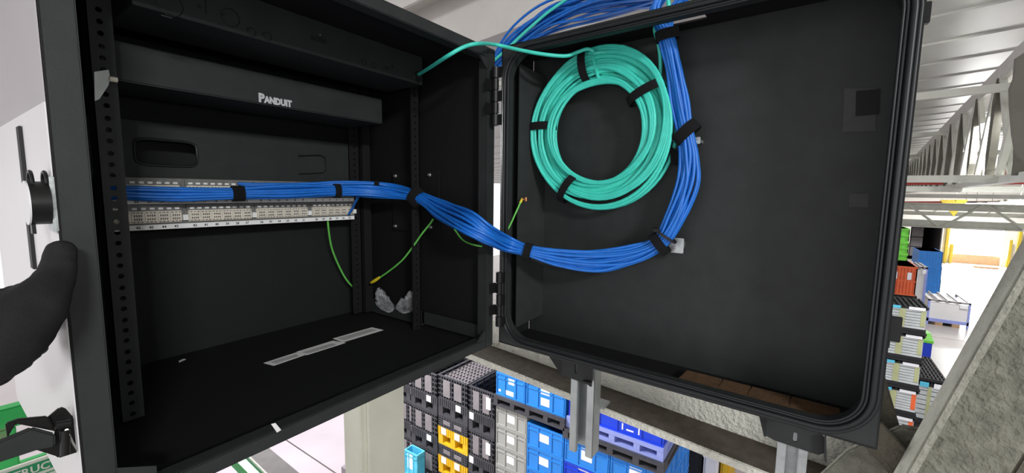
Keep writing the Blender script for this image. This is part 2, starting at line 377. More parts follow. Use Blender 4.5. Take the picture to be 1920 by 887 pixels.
for k, (u, X) in enumerate(((1765, 38), (1790, 38), (1810, 30), (1830, 30), (1860, 30), (1895, 26), (1912, 22))):
    p = PX(u, 385 - k * .3, X); 
    l = thing('strip_light', 'glowing strip light, %s from the left above the dock doors' % ('first', 'second', 'third', 'fourth', 'fifth', 'sixth', 'seventh')[k], 'light', p, 'strip lights above the dock')
    part('housing', MB().box(p + Vector((-.18, -.34, .10)), p + Vector((.18, .34, .16))), K['truss'], l)
    part('hanger', MB().box(p + Vector((-.01, -.01, .16)), Vector((p.x + .01, p.y + .01, roofz(p.y)))), K['truss'], l)
    part('diffuser', MB().box(p + Vector((-.15, -.3, 0)), p + Vector((.15, .3, .10))), K['lamp'], l, bevel=.02)
yb_ = PX(1790, 392, 24)
hb_ = thing('hanging_banner', 'yellow pointed banner hanging above the dock floor', 'banner', yb_ - Vector((0, 0, .3)))
part('cloth', MB().prism([yb_ + Vector((0, .45, .35)), yb_ + Vector((0, -.35, .38)), yb_ + Vector((0, 0, -.3))], (.05, 0, 0)), K['doorframe'], hb_)
part('cord', MB().box(yb_ + Vector((0, -.01, .3)), Vector((yb_.x + .02, yb_.y + .01, roofz(yb_.y)))), K['truss'], hb_)

# ------------------------------------------------------------------ the building steel near the cabinet
def LN(p, q, t): return Vector(p) + (Vector(q) - Vector(p)) * t
bo0, bo1 = Vector((1.09, .941, 4.93)), Vector((.975, .044, 4.93))
bd = (bo1 - bo0).normalized(); bn = Vector((-bd.y, bd.x, 0)); 
if bn.x < 0: bn = -bn
ts = thing('truss_bottom_chord', 'grimy white steel ledge angle running beneath the open black door', 'beam', bo0 + bn * .06)
s0_, s1_ = bo0 - bd * .62, bo1 + bd * .34
part('ledge', MB().hexa([s0_, s1_, s1_ + bn * .118, s0_ + bn * .118, *[p + Vector((0, 0, -.012)) for p in (s0_, s1_, s1_ + bn * .118, s0_ + bn * .118)]]), K['dust'], ts)
part('ledge_edge', MB().hexa([s0_ + bn * .006 + Vector((0, 0, .001)), s1_ + bn * .006 + Vector((0, 0, .001)), s1_ - bn * .001 + Vector((0, 0, .001)), s0_ - bn * .001 + Vector((0, 0, .001)), *[p + Vector((0, 0, -.015)) for p in (s0_ + bn * .006, s1_ + bn * .006, s1_ - bn * .001, s0_ - bn * .001)]]), K['paint'], ts)
part('upright_leg', MB().hexa([s0_ + bn * .118, s1_ + bn * .118, s1_ + bn * .132, s0_ + bn * .132, *[p + Vector((0, 0, .095)) for p in (s0_ + bn * .118, s1_ + bn * .118, s1_ + bn * .132, s0_ + bn * .132)]]), K['paint'], ts)
# column
cl = thing('steel_column', 'cream painted steel column under the cabinet, left of the crate stacks', 'column', (1.1, 1.46, 0))
part('face', MB().box((1.002, 1.40, 0), (1.186, 1.412, 4.915)), K['column'], cl, bevel=.003)
part('side_face', MB().box((.985, 1.425, 0), (.997, 1.545, 4.915)), K['column'], cl, bevel=.003)
part('corner_lip', MB().box((.978, 1.418, 0), (1.004, 1.428, 4.915)), K['column'], cl, bevel=.003)
part('core', MB().box((.997, 1.412, 0), (1.180, 1.54, 4.912)), K['column'], cl)
# upper roof beam
u0, u1 = PX(884, 75, 1.1), PX(1070, 6, 1.1); ud = (u1 - u0).normalized(); a_, b_ = u0 - ud * 1.0, u1 + ud * 1.1
un = Vector((0, -.087, 1)).normalized() * 1
rbm = thing('roof_beam', 'white steel roof beam with rust spots above the cabinet and door', 'beam', u0)
bxx = Vector((1, 0, 0))
part('web', MB().hexa([a_, b_, b_ + bxx * .012, a_ + bxx * .012, *[p + un * .17 for p in (a_, b_, b_ + bxx * .012, a_ + bxx * .012)]]), K['beamtop'], rbm)
part('bottom_flange', MB().hexa([p + bxx * d + un * z for z in (-.012, 0) for p, d in ((a_, -.0), (b_, -.0), (b_, .12), (a_, .12))]), K['beamtop'], rbm)
part('upper_angle', MB().hexa([p + bxx * d + un * z for z in (.17, .185) for p, d in ((a_, -.10), (b_, -.10), (b_, .10), (a_, .10))]), K['beamtop'], rbm)
part('upper_lip', MB().hexa([p + bxx * d + un * z for z in (.125, .185) for p, d in ((a_, -.112), (b_, -.112), (b_, -.10), (a_, -.10))]), K['beamtop'], rbm)
# diagonal brace at the right
b0, b1 = PX(1682, 900, .93), PX(1962, 400, .93)
bdir = (b1 - b0).normalized(); sd = Vector((0, -bdir.z, bdir.y)); 
if sd.y > 0: sd = -sd
b0 -= bdir * .03; b1 += bdir * .55
br = thing('diagonal_brace', 'thick rough painted diagonal steel brace at the lower right', 'brace', b0)
part('outer_lip', MB().bar(b0 + sd * .004, b1 + sd * .004, sd * .012, (.05, 0, 0)), K['bracelip'], br, bevel=.003)
part('main_leg', MB().bar(b0 + sd * .056 + Vector((.012, 0, 0)), b1 + sd * .056 + Vector((.012, 0, 0)), sd * .105, (.012, 0, 0)), K['brace'], br, bevel=.003)
part('side_leg', MB().bar(b0 + sd * .112 + Vector((.05, 0, 0)), b1 + sd * .112 + Vector((.05, 0, 0)), sd * .012, (.09, 0, 0)), K['bracedark'], br, bevel=.003)
gp = MB().prism([PX(u, v, .99) for u, v in ((1590, 845), (1690, 800), (1780, 815), (1830, 900), (1760, 1000), (1560, 1000), (1530, 900))], (.014, 0, 0))
gs = tag(part('gusset_plate', gp, K['brace'], bevel=.003), 'rough painted gusset plate where the braces meet under the door corner', 'plate')
q1 = PX(1661, 860, 1.02); q0 = q1 + (PX(1586, 600, 1.02) - q1) * 3.2
b2 = MB().bar(q0, q1, (0, .070, 0), (.012, 0, 0))
tag(part('diagonal_brace', b2, K['bracedark'], bevel=.003), 'narrow dark steel web brace directly right of the black door corner', 'brace')
b3 = MB().angle(PX(1560, 770, .965), PX(1730, 960, .965), (0, -.07, .0), (.05, 0, 0), .01)
tag(part('diagonal_brace', b3, K['bracedark'], bevel=.002), 'short brown brace running down right behind the second strut', 'brace')

# galvanised struts and black mounting brackets
def strut(px0, px1, label, labelb, poly, vb, Xs=.86):
    yl, yr = PX(px0, 780, Xs).y, PX(px1, 780, Xs).y; zb = PX((px0 + px1) / 2, vb, Xs).z
    yl, yr = max(yl, yr), min(yl, yr); W = yl - yr; d = .036; t = .0028; zt2 = 5.30
    s = thing('strut_channel', label, 'strut', (Xs, (yl + yr) / 2, zb), 'galvanised strut channels')
    lip = W * .27
    part('channel', MB().box((Xs + d, yr, zb), (Xs + d + t, yl, zt2)).box((Xs, yr, zb), (Xs + d, yr + t, zt2)).box((Xs, yl - t, zb), (Xs + d, yl, zt2)), K['zinc'], s, bevel=.0005)
    for a, b in ((yr, yr + lip), (yl - lip, yl)):
        part('lip', MB().box((Xs - .001, a, zb), (Xs + t, b, zt2)).box((Xs, (b if a == yr else a) - t / 2, zb), (Xs + .010, (b if a == yr else a) + t / 2, zt2)), K['zinc'], s, bevel=.0004)
    p3 = [PX(u, v, Xs - .012) for u, v in poly]
    k = thing('mounting_bracket', labelb, 'bracket', min(p3, key=lambda p: p.z), 'black mounting brackets')
    return s, k, p3
s, k, p3 = strut(1069, 1112, 'galvanised steel strut channel hanging below the first black bracket', 'black slotted bracket nearest the hinge, under the open door', ((1024, 660), (1108, 680), (1110, 718), (1104, 722), (1052, 703)), 853)
def slotted(poly, c, hw, hh, X):
    """plate with a rounded slot cut out"""
    m = 24; c = Vector(c); out, inn = [], []
    for i in range(m):
        a = 2 * math.pi * i / m; d = Vector((0, math.cos(a), math.sin(a)))
        inn.append(c + Vector((0, hw * max(-.8, min(.8, 1.3 * math.cos(a))), hh * math.sin(a)))); best = 9
        for j in range(len(poly)):
            p, q = poly[j], poly[(j + 1) % len(poly)]; ex, ey = q.y - p.y, q.z - p.z; den = d.y * ey - d.z * ex
            if abs(den) < 1e-9: continue
            t = ((p.y - c.y) * ey - (p.z - c.z) * ex) / den; u = ((p.y - c.y) * d.z - (p.z - c.z) * d.y) / den
            if t > 0 and -.001 <= u <= 1.001: best = min(best, t)
        out.append(c + d * best)
    mb = MB(); T = Vector((.003, 0, 0))
    mb.add(out + inn + [p + T for p in out + inn], [(i, (i + 1) % m, m + (i + 1) % m, m + i) for i in range(m)] + [(2 * m + i, 2 * m + (i + 1) % m, 3 * m + (i + 1) % m, 3 * m + i) for i in range(m)]
           + [(i, (i + 1) % m, 2 * m + (i + 1) % m, 2 * m + i) for i in range(m)] + [(m + i, m + (i + 1) % m, 3 * m + (i + 1) % m, 3 * m + i) for i in range(m)])
    return mb
part('face_plate', slotted(p3, PX(1080, 692, .848), .0042, .012, 0), K['black'], k)
part('side_gusset', MB().prism([PX(1024, 640, .848), PX(1028, 666, .848), PX(1052, 703, .848), PX(1054, 702, .848), PX(1054, 640, .848)], (.03, 0, 0)), K['hinge'], k)
part('hook_lip', MB().prism([PX(1094, 712, .846), PX(1110, 716, .846), PX(1110, 724, .846)], (-.006, 0, 0)), K['hinge'], k)
s, k, p3 = strut(1462, 1521, 'galvanised steel strut channel below the second black bracket, cut by the frame edge', 'larger black slotted bracket under the free corner of the door', ((1424, 778), (1548, 815), (1549, 858), (1530, 852), (1434, 820)), 960)
part('face_plate', slotted(p3, PX(1491, 820, .848), .0036, .0085, 0), K['black'], k)
part('side_gusset', MB().prism([PX(1422, 775, .848), PX(1432, 818, .848), PX(1436, 820, .848), PX(1438, 775, .848)], (.03, 0, 0)), K['hinge'], k)
part('end_flange', MB().prism([PX(1546, 812, .848), PX(1549, 812, .848), PX(1550, 860, .848), PX(1545, 857, .848)], (-.014, 0, 0)), K['black'], k)
cp = PX(1122, 756, .92)
bc = tag(part('beam_clamp', MB().box(cp + Vector((-.02, -.022, -.002)), cp + Vector((.02, .02, .004))).box(cp + Vector((-.02, -.01, -.04)), cp + Vector((-.012, .02, .004))), K['zinc'], bevel=.001), 'small galvanised clamp gripping the ledge edge behind the first strut', 'clamp')

# ------------------------------------------------------------------ the network cabinet
XL, XR, ZB, ZT, YF, YB = .077, .712, 5.167, 5.783, .55, 1.0
cab = thing('network_cabinet', 'open black wall mount network cabinet with its door swung right', 'cabinet', ((XL + XR) / 2, .78, ZB))
t = .003
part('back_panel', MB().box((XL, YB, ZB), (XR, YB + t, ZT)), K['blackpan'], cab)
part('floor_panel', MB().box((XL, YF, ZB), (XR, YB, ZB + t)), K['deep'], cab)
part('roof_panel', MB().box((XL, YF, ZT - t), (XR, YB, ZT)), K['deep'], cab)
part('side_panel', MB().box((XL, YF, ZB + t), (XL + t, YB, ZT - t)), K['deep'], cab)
tag(part('side_sheen_overlay', MB().box((XL - .0008, YF + .004, 5.572), (XL, YB, ZT)), K['sidesheen'], cab), 'upper side panel overlay, dull grey reflection painted on')  # added overlay: reflection off the black side panel painted as grey
tag(part('side_sheen_overlay', MB().box((XL - .0010, YF + .004, ZB), (XL, YB, 5.572)), K['white'], cab), 'lower side panel overlay, whiter reflection painted on')  # brighter part of the same reflection, painted white
rp0, rp1 = PX(34, 237, XL - .003), PX(66, 506, XL - .003)
part('side_slot_strip', MB().box((XL - .004, rp0.y - .008, rp1.z), (XL - .001, rp0.y + .008, rp0.z)), K['ink'], cab, bevel=.0005)
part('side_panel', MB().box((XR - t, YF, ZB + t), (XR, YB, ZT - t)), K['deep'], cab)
fw = .024
fm = MB(); yo, yi = YF - .001, YF + .004
fm.box((XL, yo, ZB), (XL + fw, yi, ZT)).box((XR - fw, yo, ZB), (XR, yi, ZT)).box((XL + fw, yo, ZB), (XR - fw, yi, ZB + fw * .8)).box((XL + fw, yo, ZT - fw * .85), (XR - fw, yi, ZT))
fr_ = part('front_flange', fm, K['black'], cab, bevel=.0015)
for zc, sg in ((ZB + fw * .8, 1), (ZT - fw * .85, -1)):      # cut-corner gussets by the hinge side
    part('corner_gusset', MB().prism([(XR - fw, yo, zc), (XR - fw, yo, zc + sg * .022), (XR - fw - .028, yo, zc)], (0, .004, 0)), K['black'], cab)
lm = MB(); yl2 = yi + .018
lm.box((XL + fw - .002, yi, ZB + fw), (XL + fw, yl2, ZT - fw)).box((XR - fw, yi, ZB + fw), (XR - fw + .002, yl2, ZT - fw)).box((XL + fw, yi, ZB + fw * .8 - .002), (XR - fw, yl2, ZB + fw * .8)).box((XL + fw, yi, ZT - fw * .85), (XR - fw, yl2, ZT - fw * .85 + .002))
part('return_lip', lm, K['black'], cab)
part('corner_seam', MB().prism([PY(217, 877, YF - .0015), PY(293, 873, YF - .0015), PY(294, 896, YF - .0015), PY(222, 900, YF - .0015)], (0, -.001, 0)), K['black'], cab)
# tabs sticking on the flange
part('tape_tab', MB().prism([PY(508, 795, YF - .002), PY(516, 793, YF - .002), PY(527, 806, YF - .002), PY(519, 811, YF - .002)], (0, -.0006, 0)), K['paper'], cab)
# rack rails with real holes
def rail(x0, x1, Y, z0, z1, name='rack_rail', dirn=1, m='black', hw=.0034):
    mb = MB(); H_ = z1 - z0; U = .04445; pit = []; z = z0
    seq = (.0159, .0159, .01265); i = 0
    while sum(pit) + seq[i % 3] < H_ - .006: pit.append(seq[i % 3]); i += 1
    pit[-1] += H_ - sum(pit) - .001
    perf(mb, (x0, Y, z0), (1, 0, 0), (0, 0, 1), x1 - x0, pit, hw, hw, .0016, (0, 1, 0))
    xs = x0 if dirn > 0 else x1
    mb.box((xs, Y, z0), (xs + .0016 * dirn, Y + .03, z1))
    return part(name, mb, K[m], cab)
rl = rail(.1455, .1705, .75, 5.178, 5.775)
rail(.666, .690, .75, 5.168, 5.765, dirn=-1, m='deep', hw=.0022)
rail(.128, .150, .945, 5.18, 5.77, m='deep')
rail(.640, .668, .945, 5.18, 5.77, dirn=-1, m='deep', hw=.0022)
part('rail_inner_lip', MB().box((.668, .932, 5.18), (.690, .944, 5.77)), K['deep'], cab)
for zz in (5.178,):
    mb = MB()
    perf(mb, (.692, .75, zz), (0, 0, 1), (0, 1, 0), .034, [.026] * 8, .0016, .0016, .0015, (.0, 0, 0) if 0 else (1, 0, 0))
    part('base_bracket', mb.box((.692, .75, zz - .002), (.700, .958, zz)), K['black'], cab)
    mb = MB(); perf(mb, (.699, .56, zz), (0, 0, 1), (0, 1, 0), .030, [.027] * 7, .0016, .0016, .0015, (1, 0, 0))
    part('base_bracket', mb, K['black'], cab)
# cable management clip on the left rail
c0 = [PY(u, v, .742) for u, v in ((176, 135), (203, 131), (206, 146), (203, 160), (186, 186), (177, 190))]
cb = part('rail_clip', MB().prism(c0, (0, -.002, 0)), K['zinc'], cab, bevel=.0004)
cq = PY(207, 148, .738); part('clip_bolt', MB().cyl(cq + Vector((-.001, 0, 0)), cq + Vector((.0065, 0, 0)), .0035, 8), K['ivory'], cb)
# steel plate with bolts on the right inside wall
pl_ = part('side_mount_plate', MB().box((.7035, .70, 5.398), (.708, .865, 5.548)), K['deep'], cab, bevel=.002)
for u, v in ((742, 330), (806, 328), (742, 424), (808, 426)):
    p = PX(u, v, .703); part('bolt', MB().cyl(p, p + Vector((-.006, 0, 0)), .0026, 8).cyl(p + Vector((.001, 0, 0)), p + Vector((-.0015, 0, 0)), .0046, 6), K['steel'], pl_)
# raceway box under the roof, with knockouts
y0 = .70; rz0, rz1 = 5.722, 5.779
rc = part('cable_raceway', MB().box((.179, y0, rz0), (.655, y0 + .12, rz1)), K['black'], cab, bevel=.001)
for u, v, r in ((318, 8, .0145), (432, 33, .012), (472, 60, .0058), (502, 68, .0055), (682, 116, .0048), (701, 122, .0048), (722, 127, .003), (735, 125, .003)):
    p = PY(u, v, y0 - .0006); ko = MB().tube([p + Vector((math.cos(a) * r, 0, math.sin(a) * r)) for a in [k * math.pi / 10 for k in range(20)]], .0005, 4, closed=True)
    part('knockout', ko, K['deep'], rc)
for u, v in ((373, 12), (418, 27), (465, 55), (494, 63), (728, 127)):
    p = PY(u, v, y0 - .0006); part('screw_hole', MB().cyl(p, p + Vector((0, -.0006, 0)), .0022, 8), K['ink'], rc)
p = PY(386, 12, y0 - .001); part('slot', MB().box(p + Vector((-.0008, 0, -.010)), p + Vector((.0008, .001, .010))), K['ink'], rc)
p = PY(598, 74, y0 - .001); lt = part('latch_slot', MB().box(p + Vector((-.013, -.001, -.003)), p + Vector((.013, .001, .003))), K['ink'], rc)
p = PY(599, 66, y0 - .002); part('latch_pin', MB().cyl(p, p + Vector((0, -.003, 0)), .0015, 8), K['steel'], rc)
part('raceway_slot', MB().box(PY(302, 27, y0 - .0012), PY(322, 36, y0 + .001)), K['ink'], rc)
p = PY(783, 143, y0 - .001); part('grommet', MB().tube([p + Vector((math.cos(a) * .0085, 0, math.sin(a) * .0085 - .001)) for a in [k * math.pi / 10 for k in range(20)]], .0025, 6, closed=True), K['rubber'], rc)
part('grommet_hole', MB().cyl(p + Vector((0, .0004, -.001)), p + Vector((0, -.0006, -.001)), .0085, 16), K['ink'], rc)
# fan panel with the maker's lettering
FY = .80
fp = part('top_panel', MB().box((.165, FY, PY(220, 149, FY).z - .001), (.628, FY + .12, PY(214, 75, FY).z)), K['black'], cab, bevel=.002)
a, b = PY(485, 190, FY - .0008), PY(543, 198, FY - .0008)
fr4 = frame(Vector((a.x, FY - .0008, a.z)), (1, 0, 0), (0, 0, 1))
wt = b.x - a.x
textmesh('P', .0200, fr4, K['logo'], fp, 'lettering', bold=.0011, sx=.95)
fr5 = frame(Vector((a.x + .0100, FY - .0008, a.z)), (1, 0, 0), (0, 0, 1))
textmesh('ANDUIT', .0150, fr5, K['logo'], fp, 'lettering', bold=.0011, sx=.84)
# plate with a rounded opening below it
PYp = .95
pz0, pz1 = PY(300, 338, PYp).z, PY(300, 232, PYp).z; px0, px1 = PY(228, 300, PYp).x - .06, .640
ox0, ox1 = PY(252, 290, PYp).x, PY(369, 290, PYp).x; oz0, oz1 = PY(310, 311, PYp).z, PY(310, 263, PYp).z
m = 32; oc = Vector(((ox0 + ox1) / 2, PYp, (oz0 + oz1) / 2)); hw_, hh_ = (ox1 - ox0) / 2, (oz1 - oz0) / 2
def sup(a, hw, hh, e=.38):
    c, s = math.cos(a), math.sin(a); return math.copysign(abs(c) ** e, c) * hw, math.copysign(abs(s) ** e, s) * hh
inn = []; out = []
for i in range(m):
    a = 2 * math.pi * i / m; x, z = sup(a, hw_, hh_); inn.append(oc + Vector((x, 0, z)))
    c, s_ = math.cos(a), math.sin(a); k_ = 1 / max(abs(c), abs(s_))
    out.append(Vector((oc.x + (c * k_) * ((px1 - oc.x) if c > 0 else (oc.x - px0)), PYp, oc.z + (s_ * k_) * ((pz1 - oc.z) if s_ > 0 else (oc.z - pz0)))))
pm = MB(); Tt = Vector((0, .002, 0)); pm.add(out + inn + [q + Tt for q in inn], [(i, (i + 1) % m, m + (i + 1) % m, m + i) for i in range(m)] + [(m + i, m + (i + 1) % m, 2 * m + (i + 1) % m, 2 * m + i) for i in range(m)])
pm.box((px0, PYp + .0005, pz1 - .001), (px1, PYp + .02, pz1 + .001))
part('access_plate', pm, K['black'], cab)
part('opening_trim', MB().tube([oc + Vector((sup(2 * math.pi * i / 40, hw_, hh_)[0], -.001, sup(2 * math.pi * i / 40, hw_, hh_)[1])) for i in range(40)], .0022, 6, closed=True), K['rubber'], cab)
q = PY(608, 290, PYp - .002)
part('latch_tab', MB().tube([PY(u, v, PYp - .003) for u, v in ((560, 292), (600, 291), (610, 296), (612, 318), (606, 324), (560, 326))], .0014, 5), K['deep'], cab)
# stickers on the cabinet floor
fz = ZB + t + .0004
def sticker(pts, name='sticker', z=fz, m='paper'):
    return part(name, MB().prism([PZ(u, v, z) for u, v in pts], (0, 0, .0004)), K[m], cab)
s1 = sticker(((494, 681), (556, 661), (574, 665), (513, 686)))
s2 = sticker(((556, 660), (624, 639), (648, 643), (575, 666)))
s3 = sticker(((624, 635), (697, 614), (719, 619), (643, 642)))
for st, q in ((s1, ((505, 679), (555, 664), (560, 668), (518, 682))), (s2, ((565, 661), (622, 644), (632, 646), (578, 663))), (s3, ((632, 635), (694, 617), (708, 619), (645, 638)))):
    z = fz + .0006; p = [PZ(u, v, z) for u, v in q]; mb = MB()
    for k in range(5):
        tt = (k + .4) / 5; a0, b0_ = p[0].lerp(p[3], tt), p[1].lerp(p[2], tt); dv = (p[3] - p[0]) * .045
        mb.prism([a0, b0_, b0_ + dv, a0 + dv], (0, 0, .0002))
    part('sticker_print', mb, K['ink'], st)
sticker(((335, 677), (344, 673), (349, 674), (336, 680)), 'paper_scrap')
# hinges
for k, (v0, v1) in enumerate(((125, 236), (510, 612))):
    u = 929 if k == 0 else 936
    y = .534; top, bot = PY(u, v0, y), PY(u, v1, y); x = (top.x + bot.x) / 2
    hg = part('hinge', MB().cyl((x, y, bot.z), (x, y, top.z), .0042, 12), K['hinge'], cab)
    n = 5; L = (top.z - bot.z)
    for i in range(n):
        a, b = bot.z + L * (i + .05) / n, bot.z + L * (i + .95) / n
        part('knuckle', MB().cyl((x, y, a), (x, y, b), .0076 if i in (0, 4) else .0066, 14), K['hinge'], hg)
        if i % 2: part('leaf', MB().box((x - .016, y + .011, a), (x, y + .014, b)).box((x - .002, y, a), (x + .001, y + .014, b)), K['hinge'], hg)
        else: part('leaf', MB().box((x, y - .014, a), (x + .002, y + .001, b)), K['hinge'], hg)
# ---- door
dz0, dz1, du1, dp_ = -.328, .291, .630, .11
rimw = .020
def rr(u0, u1, z0, z1, r, n=8):
    pts = []
    for cx, cz, a0 in ((u1 - r, z1 - r, 0), (u0 + r, z1 - r, 90), (u0 + r, z0 + r, 180), (u1 - r, z0 + r, 270)):
        for i in range(n + 1): a = math.radians(a0 + 90 * i / n); pts.append((cx + r * math.cos(a), cz + r * math.sin(a)))
    return pts
door = part('door', MB().fbox(DD, (0.004, dp_, dz0), (du1, dp_ + .003, dz1)), K['black'], cab)
dm = MB()
part('door_side', MB().fbox(DD, (.0, .0, dz0), (.003, dp_, dz1)), K['blackpan'], door)
part('door_side', MB().fbox(DD, (du1 - .003, 0, dz0), (du1, dp_, dz1)), K['blackpan'], door)
part('door_side', MB().fbox(DD, (.003, 0, dz0), (du1 - .003, dp_, dz0 + .003)), K['deep'], door)
hu0, hu1, hw0, hw1 = .292, .372, .018, .078
tm = MB()
for a, b in (((.003, 0), (hu0, dp_)), ((hu1, 0), (du1 - .003, dp_)), ((hu0, 0), (hu1, hw0)), ((hu0, hw1), (hu1, dp_))): tm.fbox(DD, (a[0], a[1], dz1 - .003), (b[0], b[1], dz1))
part('door_top', tm, K['deep'], door)
# front plate ring: square outside, rounded inside
inner = rr(rimw, du1 - rimw, dz0 + rimw, dz1 - rimw, .052, 8); N_ = len(inner)
cu_, cz_ = du1 / 2, (dz0 + dz1) / 2
def sq(u, z):
    # map a rounded point to the outer square along the ring order
    return u, z
outer = []
for cx, cz, a0 in ((du1, dz1, 0), (0, dz1, 90), (0, dz0, 180), (du1, dz0, 270)):
    for i in range(9):
        f = i / 8
        if a0 == 0: o = (du1, dz1 - .072 * (1 - 2 * f)) if f < .5 else (du1 - .072 * (2 * f - 1), dz1)
        if a0 == 90: o = (.072 * (1 - 2 * f), dz1) if f < .5 else (0, dz1 - .072 * (2 * f - 1))
        if a0 == 180: o = (0, dz0 + .072 * (1 - 2 * f)) if f < .5 else (.072 * (2 * f - 1), dz0)
        if a0 == 270: o = (du1 - .072 * (1 - 2 * f), dz0) if f < .5 else (du1, dz0 + .072 * (2 * f - 1))
        outer.append(o)
rm = MB()
rm.add([DD(u, 0, z) for u, z in outer] + [DD(u, 0, z) for u, z in inner] + [DD(u, .014, z) for u, z in inner], [(i, (i + 1) % N_, N_ + (i + 1) % N_, N_ + i) for i in range(N_)] + [(N_ + i, N_ + (i + 1) % N_, 2 * N_ + (i + 1) % N_, 2 * N_ + i) for i in range(N_)])
part('door_rim', rm, K['black'], door)
for o_, r, dz, nm in ((.004, .0028, -.001, 'gasket'), (.0095, .0040, -.002, 'gasket'), (.0155, .0024, -.001, 'gasket'), (.0195, .0018, -.003, 'gasket')):
    pts = rr(o_, du1 - o_, dz0 + o_, dz1 - o_, .07 - o_, 12)
    dens = []
    for i in range(len(pts)): dens.append(pts[i])
    part(nm, MB().tube([DD(u, dz, z) for u, z in dens], r, 8, closed=True), K['rubber'], door)
# bevelled inner corner strip beside the hinge
part('stiffener', MB().hexa([DD(*q) for q in ((.022, .03, dz0 + .03), (.024, .03, dz0 + .03), (.040, dp_, dz0 + .045), (.038, dp_, dz0 + .045), (.022, .03, dz1 - .03), (.024, .03, dz1 - .03), (.040, dp_, dz1 - .045), (.038, dp_, dz1 - .045))]), K['black'], door)
# grey adhesive pads
def dpad(pts, w, name, m, th=.001):
    return part(name, MB().prism([PD(u, v, w) for u, v in pts], DN * -th), K[m], door)
dpad(((1583, 166), (1642, 166), (1642, 246), (1580, 248)), dp_ - .0005, 'adhesive_pad', 'pad')
dpad(((1605, 171), (1650, 167), (1648, 214), (1604, 218)), dp_ - .002, 'pad_cover', 'deep')
dpad(((1592, 363), (1629, 363), (1628, 389), (1592, 388)), dp_ - .0005, 'adhesive_pad', 'pad')
# brown foam blocks on the bottom of the pan
def fo(u0, u1, j0, j1):
    z = dz0 + .0032
    w0, w1 = .012, .075
    mb = MB(); a, b, c, d = DD(u0 + j0, w0, z), DD(u1 + j1, w0, z), DD(u1, w1, z), DD(u0, w1, z)
    mb.hexa([a, b, c, d, *[p + Vector((0, 0, .010)) for p in (a, b, c, d)]]); part('foam_block', mb, K['foam'], door, bevel=.001)
us = [.372, .432, .475, .530, .592]
for i in range(4): fo(us[i] + .0008, us[i + 1] - .0008, -.004 + .002 * (i % 2), .003 - .002 * (i % 2))
# side latch plate seen past the door's free edge
lp = PX(1672, 655, .66)
part('catch_plate', MB().fbox(DD, (du1 + .001, .03, -.20), (du1 + .004, .06, -.155)).fbox(DD, (du1 + .004, .05, -.195), (du1 + .016, .054, -.16)), K['hinge'], door, bevel=.001)
part('catch_plate', MB().fbox(DD, (du1 + .001, .03, .210), (du1 + .008, .04, .235)), K['hinge'], door, bevel=.001)
# draw latch at the lower left of the cabinet
LY = .565
lt = part('draw_latch', MB().prism([PY(u, v, LY) for u, v in ((88, 785), (112, 765), (122, 765), (146, 792), (148, 848), (110, 860), (105, 856), (64, 843), (100, 826), (104, 806), (92, 800))], (0, .004, 0)), K['hinge'], cab, bevel=.001)
part('latch_arm', MB().prism([PY(u, v, LY - .012) for u, v in ((-60, 815), (-10, 832), (60, 803), (104, 815), (104, 838), (70, 845), (0, 868), (-60, 890))], (0, .006, 0)), K['black'], lt, bevel=.0015)
part('latch_link', MB().prism([PY(u, v, LY - .006) for u, v in ((10, 795), (35, 786), (90, 781), (100, 800), (107, 810), (30, 795), (14, 822))], (0, .004, 0)), K['hinge'], lt, bevel=.001)
part('latch_pin', MB().cyl(PY(122, 806, LY - .012), PY(122, 852, LY - .012), .0035, 12), K['hinge'], lt)
part('latch_pin', MB().cyl(PY(104, 798, LY - .012), PY(132, 793, LY - .012), .0035, 12), K['hinge'], lt)
for u, v in ((125, 807), (127, 816)): part('rivet', MB().cyl(PY(u, v, LY - .010), PY(u, v, LY - .014), .0014, 8), K['steel'], lt)
part('latch_spring', MB().tube([PY(u, v, LY - .008) for u, v in ((128, 812), (136, 830), (146, 845))], .0009, 5), K['steel'], lt)

# round lock plug on the cabinet's left side
pc = PX(74, 385, .062); cy, cz = .56, 5.484
lk = thing('round_lock', 'round black barrel lock with a ring, beside the cabinet edge above the thumb', 'lock', (.067, cy, cz - .02))
part('barrel', MB().cyl((.0610, cy, cz), (.0735, cy, cz), .0190, 28), K['hinge'], lk)
part('end_disc', MB().cyl((.0598, cy, cz), (.0610, cy, cz), .0193, 28), K['white'], lk)
part('back_plate', MB().box((.0735, cy - .012, cz - .026), (.0768, cy + .012, cz + .024)), K['zinc'], lk, bevel=.001)
for x in (.0640, .0725):
    part('ring', MB().tube([(x, cy + .010 * math.cos(a), cz + .019 + .0085 * math.sin(a)) for a in [math.radians(-10 + 20 * k) for k in range(11)]], .0014, 6), K['hinge'], lk)
part('tab', MB().box((.0615, cy - .004, cz - .027), (.0640, cy + .004, cz - .018)), K['hinge'], lk)

